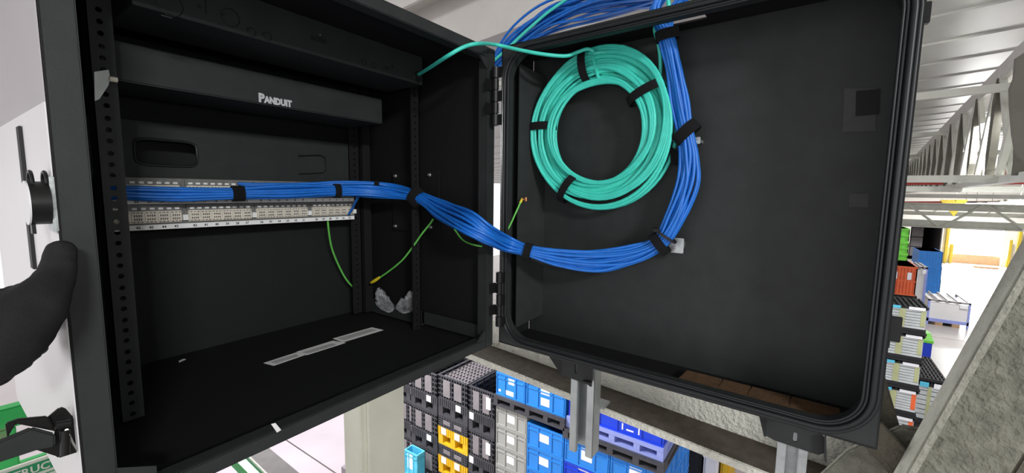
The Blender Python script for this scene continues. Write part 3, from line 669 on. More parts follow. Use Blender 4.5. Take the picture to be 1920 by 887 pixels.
# ------------------------------------------------------------------ patch panels
PYY = .93
xr = PY(662, 400, PYY).x; xl = .185
ztop1, zst1 = PY(242, 347, PYY).z, PY(242, 379, PYY).z
rowdz = PY(242, 433, PYY).z - PY(242, 383, PYY).z
modx = [(PY(a, 390, PYY).x, PY(b, 390, PYY).x) for a, b in ((352, 470), (480, 575), (585, 660))]
modx = [(modx[0][0] - (modx[1][0] - modx[0][0]), modx[0][1] - (modx[1][1] - modx[0][1]))] + modx
def patch(dz, first, label, lowermost):
    zs0 = PY(242, 433, PYY).z - rowdz + dz; zs1 = zs0 + .0085
    r = thing('patch_panel', label, 'patch panel', ((xl + xr) / 2, PYY, zs0), 'two patch panels')
    part('number_strip', MB().box((xl, PYY - .002, zs0), (xr + .002, PYY, zs1)), K['strip'], r)
    part('panel_frame', MB().box((xl, PYY + .003, zs1 - .001), (xr + .006, PYY + .008, zs1 + .036)), K['ivorydark'], r)
    num = first
    for x0, x1 in modx:
        jm = part('jack_module', MB().box((x0, PYY - .003, zs1 + .003), (x1, PYY + .003, zs1 + .024)), K['ivory'], r, bevel=.0006)
        cm = MB().box((x0 - .002, PYY - .001, zs1 + .0245), (x1 + .002, PYY + .004, zs1 + .034))
        part('clip_rail', cm, K['ivorydark'], r)
        cm = MB()
        for i in range(9): cm.box((x0 + (x1 - x0) * (i + .2) / 9, PYY - .003, zs1 + .026), (x0 + (x1 - x0) * (i + .75) / 9, PYY, zs1 + .0295))
        part('clip_tooth', cm, K['strip'], r)
        w_ = (x1 - x0) / 6
        for i in range(6):
            xa_ = x0 + w_ * i
            jk = part('jack', MB().box((xa_ + .0008, PYY - .0055, zs1 + .0045), (xa_ + w_ - .0008, PYY - .003, zs1 + .0225)), K['ivory'], jm, bevel=.0004)
            if 1:
                dm = MB()
                for a in range(4):
                    for b in range(2): dm.box((xa_ + w_ * (.2 + .17 * a), PYY - .0060, zs1 + .0085 + .006 * b), (xa_ + w_ * (.2 + .17 * a) + w_ * .09, PYY - .0054, zs1 + .0115 + .006 * b))
                for a in range(3): dm.box((xa_ + w_ * (.12 + .3 * a), PYY - .0060, zs1 + .0050), (xa_ + w_ * (.12 + .3 * a) + w_ * .16, PYY - .0054, zs1 + .0062)).box((xa_ + w_ * (.12 + .3 * a), PYY - .0060, zs1 + .0205), (xa_ + w_ * (.12 + .3 * a) + w_ * .16, PYY - .0054, zs1 + .0217))
                part('jack_slots', dm, K['liftgrey'], jm)
            if num > 0:
                textmesh(str(num), .0062, frame(Vector((xa_ + w_ * .5, PYY - .0022, zs0 + .0022)), (1, 0, 0), (0, 0, 1)), K['ink'], r, 'number', bold=.00012, align='CENTER')
            num -= 1
        part('latch_block', MB().box((x1 + .0015, PYY - .004, zs1 + .006), (x1 + .0095, PYY + .002, zs1 + .016)), K['strip'], r)
    return r
patch(rowdz * 0 + rowdz * -0 - 0, 48, 'lower white and ivory patch panel numbered 46 down to 25', 1) if 0 else None
pt_lo = patch(rowdz, 48, 'lower patch panel, its ivory jack blocks bare above numbers 46 to 25', 1)
pt_hi = patch(0, 24, 'upper patch panel, half hidden behind the blue cable bundle', 0)

# ------------------------------------------------------------------ cables
random.seed(11)
def disc_slots(n):
    out = [(0, 0)]; k = 1
    while len(out) < n:
        c = 6 * k
        for i in range(c): out.append((k * math.cos(2 * math.pi * (i + .5 * (k % 2)) / c), k * math.sin(2 * math.pi * (i + .5 * (k % 2)) / c)))
        k += 1
    out = out[:n]; m_ = max(math.hypot(*o) for o in out); return [(a / m_, b / m_) for a, b in out]
NB = 26; UP = 8
full = disc_slots(NB)
order = sorted(range(NB), key=lambda i: -full[i][0])      # highest first
full = [full[i] for i in order]
lowd = disc_slots(NB - UP); lowd.sort(key=lambda s: -s[0]); upd = disc_slots(UP); upd.sort(key=lambda s: -s[0])
# station: (point, halfwidth, halfdepth, jitter)
def S(p, a, b, j=.25): return (p, a, b, j)
low = [S(PY(243, 362, .905), .012, .008, .1), S(PY(330, 365, .895), .013, .008, .2), S(PY(446, 363, .885), .0115, .010, 0), S(PY(540, 360, .87), .014, .009), S(PY(632, 358, .86), .0125, .010, 0), S(PY(705, 360, .83), .014, .010)]
upp = [S(PY(500, 350, .915), .008, .004, .1), S(PY(580, 349, .90), .007, .005), S(PY(640, 344, .88), .0065, .005), S(PY(706, 345, .85), .0055, .006, 0), S(PY(745, 352, .81), .0075, .006)]
com = [S(PY(781, 370, .735), .0165, .013, 0), S(PY(828, 396, .64), .027, .012, .14), S(PY(872, 419, .54), .027, .012, .14), S(PY(912, 443, .500), .021, .012, .14), S(PD(950, 460, -.030), .0195, .013, .15),
       S(PD(990, 472, -.012), .0145, .0125, 0), S(PD(1050, 487, .012), .0215, .013, .18), S(PD(1120, 491, .035), .0255, .012, .18), S(PD(1185, 482, .05), .0225, .013, .18),
       S(PD(1237, 457, .062), .0175, .0135, 0), S(PD(1268, 408, .066), .020, .013, .2), S(PD(1291, 345, .070), .0215, .013, .2), S(PD(1294, 295, .072), .0195, .013, .15),
       S(PD(1287, 248, .072), .0165, .013, 0), S(PD(1277, 190, .070), .0175, .012, .15), S(PD(1265, 125, .066), .0165, .012, .15), S(PD(1251, 66, .058), .0155, .012, 0)]
topL = [S(PD(1229, 22, .050), .0135, .012, .12), S(DD(.300, .056, .33), .014, .012, .12), S(DD(.270, .10, .355), .020, .012, .3), S(PD(1120, 12, .165), .022, .015, .5), S(PD(1030, 38, .175), .022, .016, .5), S(PD(965, 82, .175), .020, .015, .5), S(PD(925, 125, .17), .018, .013, .3), S(PD(912, 175, .17), .015, .012, .2), S(PD(908, 230, .17), .012, .010, .2)]
topR = [S(PD(1261, 22, .050), .0085, .011, .12), S(DD(.352, .052, .335), .010, .012, .12), S(DD(.305, .12, .37), .018, .012, .3), S(PD(1150, 2, .18), .022, .015, .5), S(PD(1045, 22, .19), .022, .015, .5), S(PD(975, 66, .19), .020, .015, .5), S(PD(928, 118, .185), .017, .013, .3), S(PD(914, 180, .18), .015, .012, .2), S(PD(908, 235, .18), .012, .010, .2)]
def frames(st):
    out = []; prevS = None
    for i, (p, a, b, j) in enumerate(st):
        T = (st[min(i + 1, len(st) - 1)][0] - st[max(i - 1, 0)][0]).normalized()
        view = (p - CAM).normalized()
        Nn = (view - T * view.dot(T))
        Nn = Nn.normalized() if Nn.length > .15 else Vector((0, 0, 1))
        Sv = T.cross(Nn).normalized()
        if prevS is None:
            if Sv.z < 0: Sv = -Sv
        elif Sv.dot(prevS) < 0: Sv = -Sv
        prevS = Sv; out.append((T, Sv, Nn))
    return out
fcommon = frames(low + com + topL); 
CABR = .0031
straps = {}
for i in range(NB):
    up_ = i < UP
    head = upp if up_ else low; tail = topL if i % 3 else topR
    st = head + com + tail; fs = frames(st); pts = []
    for k, ((p, a, b, j), (T, Sv, Nn)) in enumerate(zip(st, fs)):
        if k < len(head): s_ = upd[i] if up_ else lowd[i - UP]
        elif k < len(head) + len(com): s_ = full[i]
        else:
            s_ = full[i]
        aa = a - CABR if a > CABR * 1.5 else a
        pts.append(p + Sv * (aa * s_[0] + random.uniform(-j, j) * a) + Nn * ((b - CABR * .8) * s_[1] + random.uniform(-j, j) * b * .6))
    if not up_: pts[0] = pts[0] + Vector((0, .0, 0)); pts.insert(0, pts[0] + Vector((-.012 - .02 * random.random(), .012, random.uniform(-.006, .006))))
    else: pts.insert(0, pts[0] + Vector((-.02 - .03 * random.random(), .010, 0)))
    ob_ = part('network_cable', MB().tube(crom(pts, 7), CABR, 8), K['blue'])
    tag(ob_, 'blue network cable in the upper strand joining the bundle at the rail' if up_ else 'blue network cable in the main strapped bundle from the patch panel', 'cable',
        'blue cables of the upper strand' if up_ else 'blue cables of the main bundle')
# a single cable from the panel's last jack up into the bundle
tag(part('network_cable', MB().tube(crom([PY(654, 402, .92), PY(661, 390, .90), PY(668, 376, .875), PY(676, 362, .85)], 8), .0030, 8), K['blue']), 'short blue cable dropping alone to the last jack of the lower panel', 'cable')
def strap(st, idx, wdt, label, grp='black straps round the blue cables', extra=1.12, tilt=None, name='cable_strap', th=.0016, m='velcro'):
    fs = frames(st); p, a, b, j = st[idx]; T, Sv, Nn = fs[idx]
    if tilt: 
        R_ = Matrix.Rotation(tilt, 3, Nn); T = R_ @ T; Sv = R_ @ Sv
    o = part(name, MB().ring(p, T, Sv * a * extra, Nn * b * extra, wdt, th), K[m]); o = tag(o, label, 'strap', grp); return o
strap(low + com, 2, .020, 'wide black strap round the blue cables over the upper patch panel')
strap(low + com, 4, .013, 'narrow black strap round the lower blue strand left of the rear rail')
strap(upp + com, 3, .011, 'small black strap round the upper blue strand')
strap(low + com, len(low), .022, 'black strap tying both blue strands to the perforated rail', tilt=.35, extra=1.25)
strap(low + com, len(low), .013, 'second black strap crossing the one at the perforated rail', tilt=-.45, extra=1.18)
L0 = len(low)
strap(low + com, L0 + 5, .015, 'black strap where the blue bundle enters the open door')
strap(low + com, L0 + 9, .016, 'black strap by the lower metal anchor, at the bend of the blue bundle', extra=1.2, tilt=.12)
strap(low + com, L0 + 13, .020, 'diagonal black strap at the upper metal anchor on the door', tilt=-.55, extra=1.35)
strap(low + com, L0 + 16, .017, 'black strap round the blue bundle just below the door top', extra=1.15, tilt=.1)
pz_ = com[10][0]; zst = list(com[10]); 
fs = frames(com); T, Sv, Nn = fs[10]
zc = com[9][0].lerp(com[10][0], .32)
zt__ = thing('zip_tie', 'thin black zip tie round the blue bundle above the lower anchor', 'zip tie', zc)
Tz = Matrix.Rotation(.18, 3, Nn) @ T; Sz = Matrix.Rotation(.18, 3, Nn) @ Sv
part('tie_loop', MB().ring(zc, Tz, Sz * .022, Nn * .0145, .0045, .0012), K['ink'], zt__)
hp = PD(1231, 432, .05); part('tie_head', MB().box(hp - Vector((.004, .005, .003)), hp + Vector((.004, .005, .003))), K['ink'], zt__, bevel=.0008)
# strap tail hanging by the upper anchor
q0, q1 = PD(1262, 292, .085), PD(1275, 308, .085)
tag(part('strap_tail', MB().prism([PD(1257, 274, .082), PD(1274, 284, .082), PD(1274, 312, .082), PD(1258, 306, .082)], DN * -.002), K['velcro']), 'loose black strap tail left of the blue bundle below the upper anchor', 'strap')
# metal anchors screwed to the door
for u, v, lab, w2, h2 in ((1270, 460, 'square steel cable anchor under the bend of the blue bundle', .016, .0135), (1309, 264, 'small steel cable anchor beside the diagonal strap', .006, .006)):
    c_, z_ = PDl(u, v, .085); an = thing('cable_anchor', lab, 'anchor', DD(c_, .085, z_), 'steel cable anchors')
    part('anchor_plate', MB().fbox(DD, (c_ - w2, .080, z_ - h2), (c_ + w2 * .75, .083, z_ + h2)), K['steel'] if 0 else K['zinc'], an, bevel=.001)
    part('anchor_foot', MB().fbox(DD, (c_ - w2 * .4, .083, z_ - h2 * .4), (c_ + w2 * .4, dp_, z_ + h2 * .4)), K['zinc'], an)
    part('screw', MB().cyl(DD(c_ - w2 * .2, .080, z_ - h2 * .4), DD(c_ - w2 * .2, .076, z_ - h2 * .4), h2 * .33, 8), K['steel'], an)
tag(part('cable_pin', MB().cyl(PD(1249, 259, .07), PD(1262, 264, .085), .0016, 6), K['zinc']), 'tiny steel pin poking out left of the diagonal strap', 'pin')

# aqua coil
random.seed(7)
cu0, cz0 = PDl(1121, 243, .080); r_out = (PDl(1251, 242, .080)[0] - PDl(992, 242, .080)[0]) / 2
zr = (PDl(1121, 97, .080)[1] - PDl(1121, 386, .080)[1]) / 2; cz0 = (PDl(1121, 97, .080)[1] + PDl(1121, 386, .080)[1]) / 2
NL = 38; pts = []; rin = .60
Rl, Dl, Ph = [], [], []
for k in range(NL + 1):
    Rl.append(random.choice([.62, .68, .74, .8, .86, .92, .97]) + random.uniform(-.03, .03)); Dl.append(random.uniform(-1, 1)); Ph.append((random.uniform(-1, 1), random.uniform(-1, 1)))
cols = [(.61 + .37 * c / 8) for c in range(9)]
seq = list(range(9)); Rl = []
for k in range(NL + 1):
    c = (k * 4) % 9; Rl.append(cols[c] + random.uniform(-.028, .028)); Dl[k] = [-1, 0, 1, .5][(k * 4 // 9) % 4]
tot = NL * 60
for q in range(tot + 1):
    th = 2 * math.pi * q / 60 + math.radians(95); f = q / 60; k = min(NL - 1, int(f)); tt = f - k; tt = tt * tt * (3 - 2 * tt)
    r = Rl[k] * (1 - tt) + Rl[k + 1] * tt; dd = Dl[k] * (1 - tt) + Dl[k + 1] * tt
    ex = Ph[k][0] * (1 - tt) + Ph[k + 1][0] * tt; ez = Ph[k][1] * (1 - tt) + Ph[k + 1][1] * tt
    slack = .034 * ex * math.sin(2 * th + ez * 3) + .018 * ez * math.sin(3 * th + ex * 4)
    r = r + slack
    if k in (9, 10, 23): r = max(r, .96) * (1 - (t_ := max(0, math.cos(th - math.radians(-62))) ** 2)) + t_ * (1.05 if k != 10 else 1.01)
    thick = .010 + .006 * math.cos(2 * th)
    pts.append(DD(cu0 + .0 + r_out * r * math.cos(th), .080 - .0 + thick * dd - .004, cz0 + zr * r * math.sin(th)))
# last loop leads out to the raceway
lead = [PD(1106, 100, .060), PD(1112, 96, .052), PD(1100, 92, .045), PD(1080, 99, .035), PD(1060, 105, .020), PD(1020, 102, -.005), PD(975, 94, -.02), PD(930, 84, -.035), PY(895, 82, .50), PY(868, 89, .515), PY(838, 106, .54), PY(806, 127, .62), PY(786, 139, .695), PY(781, 141, .71)]
coilpts = pts[:-6] + crom([pts[-6], pts[-3]] + lead, 6)[1:]
tag(part('fibre_cable', MB().tube(coilpts, .0035, 8), K['aqua']), 'long aqua cable coiled on the door, its end led into the raceway', 'cable')
def cstrap(u, v, ang, label, w_=.016, hw=.031, hd=.021, c=None):
    c_, z_ = PDl(u, v, .076); p = DD(c_, .076, z_); th = math.radians(ang)
    rad = (DA * math.cos(th) + Vector((0, 0, math.sin(th)))); tan = (DA * -math.sin(th) + Vector((0, 0, math.cos(th))))
    tag(part('cable_strap', MB().ring(p, tan, rad * hw, DN * hd, w_, .0016), K['velcro']), label, 'strap', 'black straps on the aqua coil')
cstrap(1099, 122, 97, 'black strap at the top of the aqua coil, under its free end')
cstrap(1211, 174, 25, 'black strap at the upper right of the aqua coil, near the blue cables', hw=.035)
cstrap(1017, 238, 180, 'black strap at the left side of the aqua coil', hw=.032)
cstrap(1066, 354, 238, 'black strap at the bottom left of the aqua coil')
aq2 = [PD(1222, 178, .085), PD(1236, 150, .082), PD(1238, 110, .078), PD(1234, 80, .070), PD(1228, 50, .062), DD(.318, .045, .295), DD(.305, .05, .345), DD(.25, .10, .37), PD(1100, -18, .15), PD(1040, 14, .15), PD(990, 55, .14), PD(955, 88, .13), PD(928, 112, .12), PD(914, 128, .12), PD(905, 150, .13)]
tag(part('fibre_cable', MB().tube(crom(aq2, 8), .0034, 8), K['aqua']), 'single aqua cable running beside the blue bundle and over the door top', 'cable')

# green earth wires
gw = thing('earth_wire', 'green earth wire falling from the patch panel down the back right', 'wire', PY(666, 543, .96), 'green earth wires')
part('wire', MB().tube(crom([PY(614, 405, .935), PY(616, 430, .94), PY(622, 465, .955), PY(636, 500, .965), PY(650, 525, .965), PY(666, 543, .965)], 6), .0024, 8), K['green'], gw)
gw = thing('earth_wire', 'green earth wire with a yellow sleeve rising from the rear rail', 'wire', PX(700, 530, .66), 'green earth wires')
part('wire', MB().tube(crom([PX(704, 526, .662), PX(730, 508, .665), PX(755, 487, .668), PX(776, 460, .672), PX(790, 440, .674), PX(806, 420, .675), PX(812, 411, .675)], 6), .0022, 8), K['green'], gw)
part('sleeve', MB().tube([PX(696, 530, .66), PX(700, 528, .66), PX(706, 524, .661), PX(712, 520, .662)], [.0030, .0042, .0042, .003], 10), K['yellow'], gw)
gw = thing('earth_wire', 'green and yellow earth wire looping under the bundle to a copper lug in the door', 'wire', PD(985, 375, .03), 'green earth wires')
part('wire', MB().tube(crom([PX(852, 430, .70), PY(868, 450, .62), PY(892, 460, .57), PD(925, 462, -.005), PD(942, 447, .0), PD(955, 425, .005), PD(968, 397, .015), PD(977, 377, .025)], 7), .0019, 8), K['green'], gw)
part('sleeve', MB().cyl(PD(975, 381, .024), PD(980, 372, .027), .0028, 8), K['yellow'], gw)
part('lug', MB().cyl(PD(980, 374, .027), PD(988, 373, .031), .0032, 10).cyl(PD(986, 377, .03), PD(986, 370, .03), .0042, 8), K['copper'], gw)

# plastic bags of screws on the base bracket
def crumple(c, sx, sy, sz, seed, n=22, m=14):
    random.seed(seed); mb = MB(); vs = []
    for i in range(m + 1):
        for j in range(n):
            a, b = math.pi * i / m, 2 * math.pi * j / n; k = 1 + random.uniform(-.33, .33)
            tp_ = 1 - .55 * (1 + math.cos(a)) / 2; vs.append(Vector(c) + Vector((sx * math.sin(a) * math.cos(b) * k, sy * math.sin(a) * math.sin(b) * k * tp_ + sy * .45 * (math.cos(a) if seed % 2 else -math.cos(a)), sz * (1.25 * math.cos(a) * (k if math.cos(a) > 0 else .75) + .12 * math.sin(3 * b)))))
    return mb.add(vs, [(i * n + j, i * n + (j + 1) % n, (i + 1) * n + (j + 1) % n, (i + 1) * n + j) for i in range(m) for j in range(n)])
for k, (u, v, sy, sz, lab) in enumerate(((720, 568, .036, .022, 'crumpled clear plastic bag leaning by the rear rail'), (764, 572, .036, .023, 'clear plastic bag of dark screws on the base bracket'))):
    p = PX(u, v, .682); b_ = thing('plastic_bag', lab, 'bag', p - Vector((0, 0, sz)), 'clear bags on the base bracket')
    part('bag_film', crumple(p, .011, sy, sz, 3 + k), K['bag'], b_)
    if k:
        random.seed(8)
        for i in range(14):
            q = p + Vector((random.uniform(-.004, .004), random.uniform(-.013, .013), random.uniform(-.013, -.002))); d = Vector((random.uniform(-1, 1), random.uniform(-1, 1), random.uniform(-1, 1))).normalized() * .005
            part('screw', MB().cyl(q - d, q + d, .0013, 6), K['deep'], b_)

# ------------------------------------------------------------------ gloved hand
def hand():
    r = thing('person', 'black gloved hand with thumb pressed on the cabinet flange, arm from the left', 'person', (-.05, .5, 5.30))
    V = []; E = []; Rr = []; roots = [0]
    def add(p, rad, par=None):
        V.append(Vector(p) - r.location); Rr.append(rad); i = len(V) - 1
        if par is not None: E.append((par, i))
        return i
    Yh = .50
    root = add(PY(-190, 700, Yh), (.040, .036))
    wr = add(PY(-90, 668, Yh), (.042, .036), root)
    c1 = add(PY(-5, 632, Yh), (.045, .034), wr)
    c2 = add(PY(48, 592, Yh), (.032, .026), c1)
    tb = add(PY(80, 556, Yh), (.022, .020), c2)
    t1 = add(PY(101, 526, .508), (.0140, .0135), tb)
    t2 = add(PY(112, 500, .515), (.0117, .0115), t1)
    t3 = add(PY(115, 473, .521), (.0120, .0112), t2)
    t4 = add(PY(115, 451, .525), (.0092, .0085), t3)
    for (x, z), L in zip(((.040, 5.405), (.043, 5.386), (.043, 5.367), (.040, 5.349)), (.072, .082, .078, .062)):
        k0 = add((x - .016, .515, z), (.0125, .0125)); roots.append(k0)
        f1 = add((x + .010, .535 + L * .5, z - .002), (.0095, .009), k0)
        f2 = add((x + .017, .535 + L * .8, z - .003), (.0088, .0085), f1)
        f3 = add((x + .0235, .535 + L * 1.05, z - .004), (.0075, .0075), f2)
    me = bpy.data.meshes.new('hand'); me.from_pydata(V, E, []); me.update()
    o = bpy.data.objects.new('gloved_hand', me); COL.objects.link(o); o.parent = r
    sk = o.modifiers.new('skin', 'SKIN'); sk.use_smooth_shade = True
    for i, d in enumerate(me.skin_vertices[0].data): d.radius = Rr[i]; d.use_root = (i in roots)
    sb = o.modifiers.new('sub', 'SUBSURF'); sb.levels = sb.render_levels = 3
    tx = bpy.data.textures.new('folds', 'CLOUDS'); tx.noise_scale = .016
    dm = o.modifiers.new('fold', 'DISPLACE'); dm.texture = tx; dm.strength = .004; dm.mid_level = .5
    me.materials.append(K['glove'])
    dg = bpy.context.evaluated_depsgraph_get(); m2 = bpy.data.meshes.new_from_object(o.evaluated_get(dg)); m2.shade_smooth()
    o.modifiers.clear(); o.data = m2; o.name = 'gloved_hand'
    # cuff creases on the thumb
    for u, v, rad, y in ((104, 500, .0118, .514), (104, 508, .0122, .512), (98, 520, .0132, .508)):
        pass
    return r
hand()

# ------------------------------------------------------------------ crates and pallets
def rib_crate(name, L, D, h, col, cat, label, group, nl=2, mid=1, labels=((.36, .62, .3, .85),)):
    """open plastic crate, long face towards -X. origin at the corner (x min, y max, z min)"""
    r = thing(name, label, cat, (0, 0, 0), group)
    w = .012
    b = MB().box((w, -L + w, 0), (D - w, -w, .01)).box((w, -L + w, 0), (w + .006, -w, h)).box((D - w - .006, -L + w, 0), (D - w, -w, h)).box((w, -L + w, 0), (D - w, -L + w + .006, h)).box((w, -w - .006, 0), (D - w, -w, h))
    part('body', b, K[col], r)
    rm = MB()
    for z0, z1 in ((h - .022, h), (h - .075, h - .065), (0, .018)):
        rm.box((.002, -L + .002, z0), (w, -.002, z1)).box((D - w, -L + .002, z0), (D - .002, -.002, z1)).box((w, -L + .002, z0), (D - w, -L + w, z1)).box((w, -w, z0), (D - w, -.002, z1))
    part('rim', rm, K[col], r)
    vb = MB()
    for f in (0.0, .30, .68, .965): y = -.004 - (L - .02) * f; vb.box((.002, y - .014, .018), (w, y, h - .022))
    for f in (0, .32, .66, .96): x = .004 + (D - .024) * f; vb.box((x, -L + .002, .018), (x + .016, -L + w, h - .022))
    tag(part('rib', vb, K[col], r), kind='stuff')
    for (a, b_, c, d) in labels:
        part('label', MB().box((w - .002, -L * b_, h * c), (w + .0, -L * a, h * d)), K['label'], r)
    return r
def lattice(name, L, D, h, label, group, base='blackpl', lab=((.1, .3),), ratio=.42):
    """collapsible pallet box: base with fork slots, lattice walls above"""
    r = thing(name, label, 'container', (0, 0, 0), group)
    hb = h * ratio; s = .10
    bm_ = MB()
    for z0, z1 in ((0, .03), (hb * .55, hb)): bm_.box((0, -L, z0), (D, 0, z1))
    for f0, f1 in ((0, .16), (.42, .58), (.84, 1)): bm_.box((0, -L * f1, .03), (D, -L * f0, hb * .55))
    bs = part('base', bm_, K[base], r)
    rb_ = MB()
    n = 14
    for i in range(n + 1):
        y = -L * i / n; rb_.box((-.008, y - .004 if i else y - .008, hb * .55), (0, y + .004 if i else y, hb))
    tag(part('base_rib', rb_, K[base], r), kind='stuff')
    wl = MB(); wt_ = .02
    n = 11
    for i in range(n + 1):
        y = -(L - .016) * i / n; wl.box((0, y - .016, hb), (wt_, y, h)); wl.box((D - wt_, y - .016, hb), (D, y, h))
    for z in [hb + (h - hb) * q for q in (.0, .2, .4, .6, .8, .95)]:
        wl.box((-.003, -L, z), (wt_, 0, z + .014)); wl.box((D - wt_, -L, z), (D, 0, z + .014))
        wl.box((0, -L, z), (D, -L + wt_, z + .014)); wl.box((0, -wt_, z), (D, 0, z + .014))
    for i in range(9): x = (D - .016) * i / 8; wl.box((x, -L, hb), (x + .016, -L + wt_, h)); wl.box((x, -wt_, hb), (x + .016, 0, h))
    tag(part('lattice_wall', wl, K['blackpl'], r), kind='stuff')
    pn = MB().box((-.006, -L * .42, hb + .05), (0, -L * .18, h - .05)); part('panel', pn, K['mauve'], r)
    pn = MB().box((-.006, -L * .80, hb + .05), (0, -L * .56, h - .05)); part('panel', pn, K['mauve'], r)
    part('liner', MB().box((wt_, -L + wt_, hb), (wt_ + .004, -wt_, h - .02)).box((wt_, -L + wt_, hb), (D - wt_, -L + wt_ + .004, h - .02)), K['darkpl'], r)
    for a, b_ in lab: part('label', MB().box((-.011, -L * (a + .17), hb * .62 if b_ < .5 else h * .62), (-.008, -L * a, hb * .98 if b_ < .5 else h * .88)), K['label'], r)
    return r
XC = 4.0
def zc_(z28): return 5.5 - (5.5 - z28) * XC / 2.8
def yc_(y28): return y28 * XC / 2.8
ordn = ['topmost', 'second from top', 'third from top', 'fourth from top', 'fifth from top', 'sixth from top', 'seventh from top', 'eighth from top', 'ninth from top', 'tenth from top', 'eleventh from top', 'twelfth from top']
# black pallet boxes
cols_ = [(5.16, 4.60, 2.84, .59, 'leftmost black stack'), (4.57, 4.03, 2.99, .58, 'second stack from the column'), (4.02, 3.475, 3.01, .575, 'stack with yellow bases'), (3.47, 3.035, 3.01, .60, 'stack next to grey crates')]
for ci, (ya_, yb2, zt3, hh, nm) in enumerate(cols_):
    L = ya_ - yb2; n = int(zt3 / hh); proto = None; protoY = None
    lab = ((.62, .3),) if ci != 3 else ((.05, .3), (.7, .9))
    proto = lattice('pallet_box', L - .012, 1.15, hh - .004, 'x', 'x', lab=lab)
    if ci == 2: protoY = lattice('pallet_box', L - .012, 1.15, .416, 'x', 'x', ratio=.62, base='yellowpl', lab=((.12, .3), (.58, .3)))
    usedp = set()
    for k in range(n + 1):
        z = zt3 - hh * (k + 1) if ci != 2 or k == 0 else (zt3 - hh - .42 * k if k < 3 else zt3 - hh * (k - 1) - .84)
        if z < -.25: break
        z = max(z, 0) if z < 0 else z
        yel = ci == 2 and k in (1, 2)
        src = protoY if yel else proto
        lb = 'black pallet box%s, %s in the %s' % (' with yellow base' if yel else '', ordn[k], nm)
        lb = lb.strip()
        if src.name in usedp: dup(src, (XC + (.22 if ci == 0 else 0), ya_, z), lb, 'black pallet boxes in the tall stacks')
        else: src.location = (XC + (.22 if ci == 0 else 0), ya_, z); src['label'] = lb; src['group'] = 'black pallet boxes in the tall stacks'; usedp.add(src.name)
# tray insert in the top box of the third stack
ti = MB(); zz = 2.96
for i in range(10): y = 4.0 - .5 * i / 9; ti.box((XC + .03, y - .008, zz - .05), (XC + 1.1, y + .008, zz))
for i in range(14): x = XC + .03 + 1.05 * i / 13; ti.box((x - .008, 3.50, zz - .05), (x + .008, 4.0, zz))
tray = tag(part('tray_insert', ti.box((XC + .03, 3.50, zz - .06), (XC + 1.1, 4.0, zz - .05)), K['mauve']), 'grey compartment tray filling the top of the open black pallet box', 'tray')
# grey crates and blue crates
def stack(proto, x, y, ztop, h, n, fmt, group, first=True):
    for k in range(n):
        z = ztop - h * (k + 1)
        if z < -.02: break
        lb = fmt % ordn[min(k, 11)]
        if first and k == 0: proto.location = (x, y, z); proto['label'] = lb; proto['group'] = group
        else: dup(proto, (x, y, z), lb, group)
hg_ = .2625
zg = 2.89
gr = rib_crate('plastic_crate', .455, .60, hg_ - .003, 'grey', 'crate', 'x', 'x', labels=((.36, .60, .3, .75),))
stack(gr, XC, 3.025, hg_ * 11, hg_, 11, 'grey plastic crate, %s in the grey stack', 'grey crates')
zg = hg_ * 11
lb1 = rib_crate('plastic_crate', .485, .60, .278, 'bluecrate', 'crate', 'x', 'x', labels=((.34, .60, .35, .75),))
hb1 = .281; stack(lb1, XC, 2.565, hb1 * 10, hb1, 10, 'light blue crate, %s in the column right of the grey crates', 'light blue crates')
zpb = max(zg, hb1 * 10)
def pallet(x, y1_, y0_, D, z, h, m, label):
    r = thing('plastic_pallet', label, 'pallet', (x, (y0_ + y1_) / 2, z), None)
    L = y1_ - y0_
    part('deck', MB().box((x, y0_, z + h * .68), (x + D, y1_, z + h)), K[m], r, bevel=.003)
    part('runner', MB().box((x, y0_, z), (x + D, y1_, z + h * .2)), K[m], r)
    fb = MB()
    for a in (0, .25, .47, .72, .94):
        for b in (0, .45, .88): fb.box((x + D * b, y1_ - L * (a + .06), z + h * .2), (x + D * (b + .12), y1_ - L * a, z + h * .68))
    tag(part('foot', fb, K[m], r), kind='stuff')
    return r
pallet(XC - .03, 3.04, 2.06, .7, zpb, .13, 'blackpl', 'black pallet carrying the two topmost light blue crates')
tp1 = rib_crate('plastic_crate', .43, .60, .285, 'bluecrate', 'crate', 'light blue crate on the black pallet, nearer the black stacks', 'top blue crates', labels=((.42, .62, .6, .85), (.08, .16, .15, .25), (.3, .6, .1, .3)))
tp1.location = (XC, 3.03, zpb + .13)
tp2 = rib_crate('plastic_crate', .52, .60, .285, 'bluecrate', 'crate', 'light blue crate with two white labels on the black pallet', 'top blue crates', labels=((.38, .60, .65, .95), (.38, .60, .18, .5)))
tp2.location = (XC, 2.59, zpb + .13)
# right stack with deep blue crates on top
lb3 = rib_crate('plastic_crate', .53, .60, .278, 'bluecrate', 'crate', 'x', 'x', labels=((.38, .62, .3, .8),))
lb4 = rib_crate('plastic_crate', .53, .60, .278, 'deepblue', 'crate', 'x', 'x', labels=((.3, .7, .85, .9),))
usedq = set()
for k in range(10):
    z = .281 * (9 - k)
    for cx, xx in enumerate((XC, XC + .605)):
        for cy_, yy in enumerate((2.07, 1.535)):
            src = lb4 if (k == 1 and cy_ == 0) else lb3
            lb = '%s crate, %s layer, %s row, %s side of the right stack' % ('deep blue' if src is lb4 else 'light blue', ordn[k], ('front', 'rear')[cx], ('left', 'right')[cy_])
            if src.name in usedq: dup(src, (xx, yy, z), lb, 'crates of the right stack')
            else: src.location = (xx, yy, z); src['label'] = lb; src['group'] = 'crates of the right stack'; usedq.add(src.name)
zr_ = .281 * 10
pallet(XC - .03, 2.08, .99, 1.26, zr_, .11, 'blackpl', 'black pallet on top of the right light blue stack')
pallet(XC + .01, 2.06, 1.01, 1.18, zr_ + .11, .13, 'peri', 'periwinkle blue pallet under the deep blue crates')
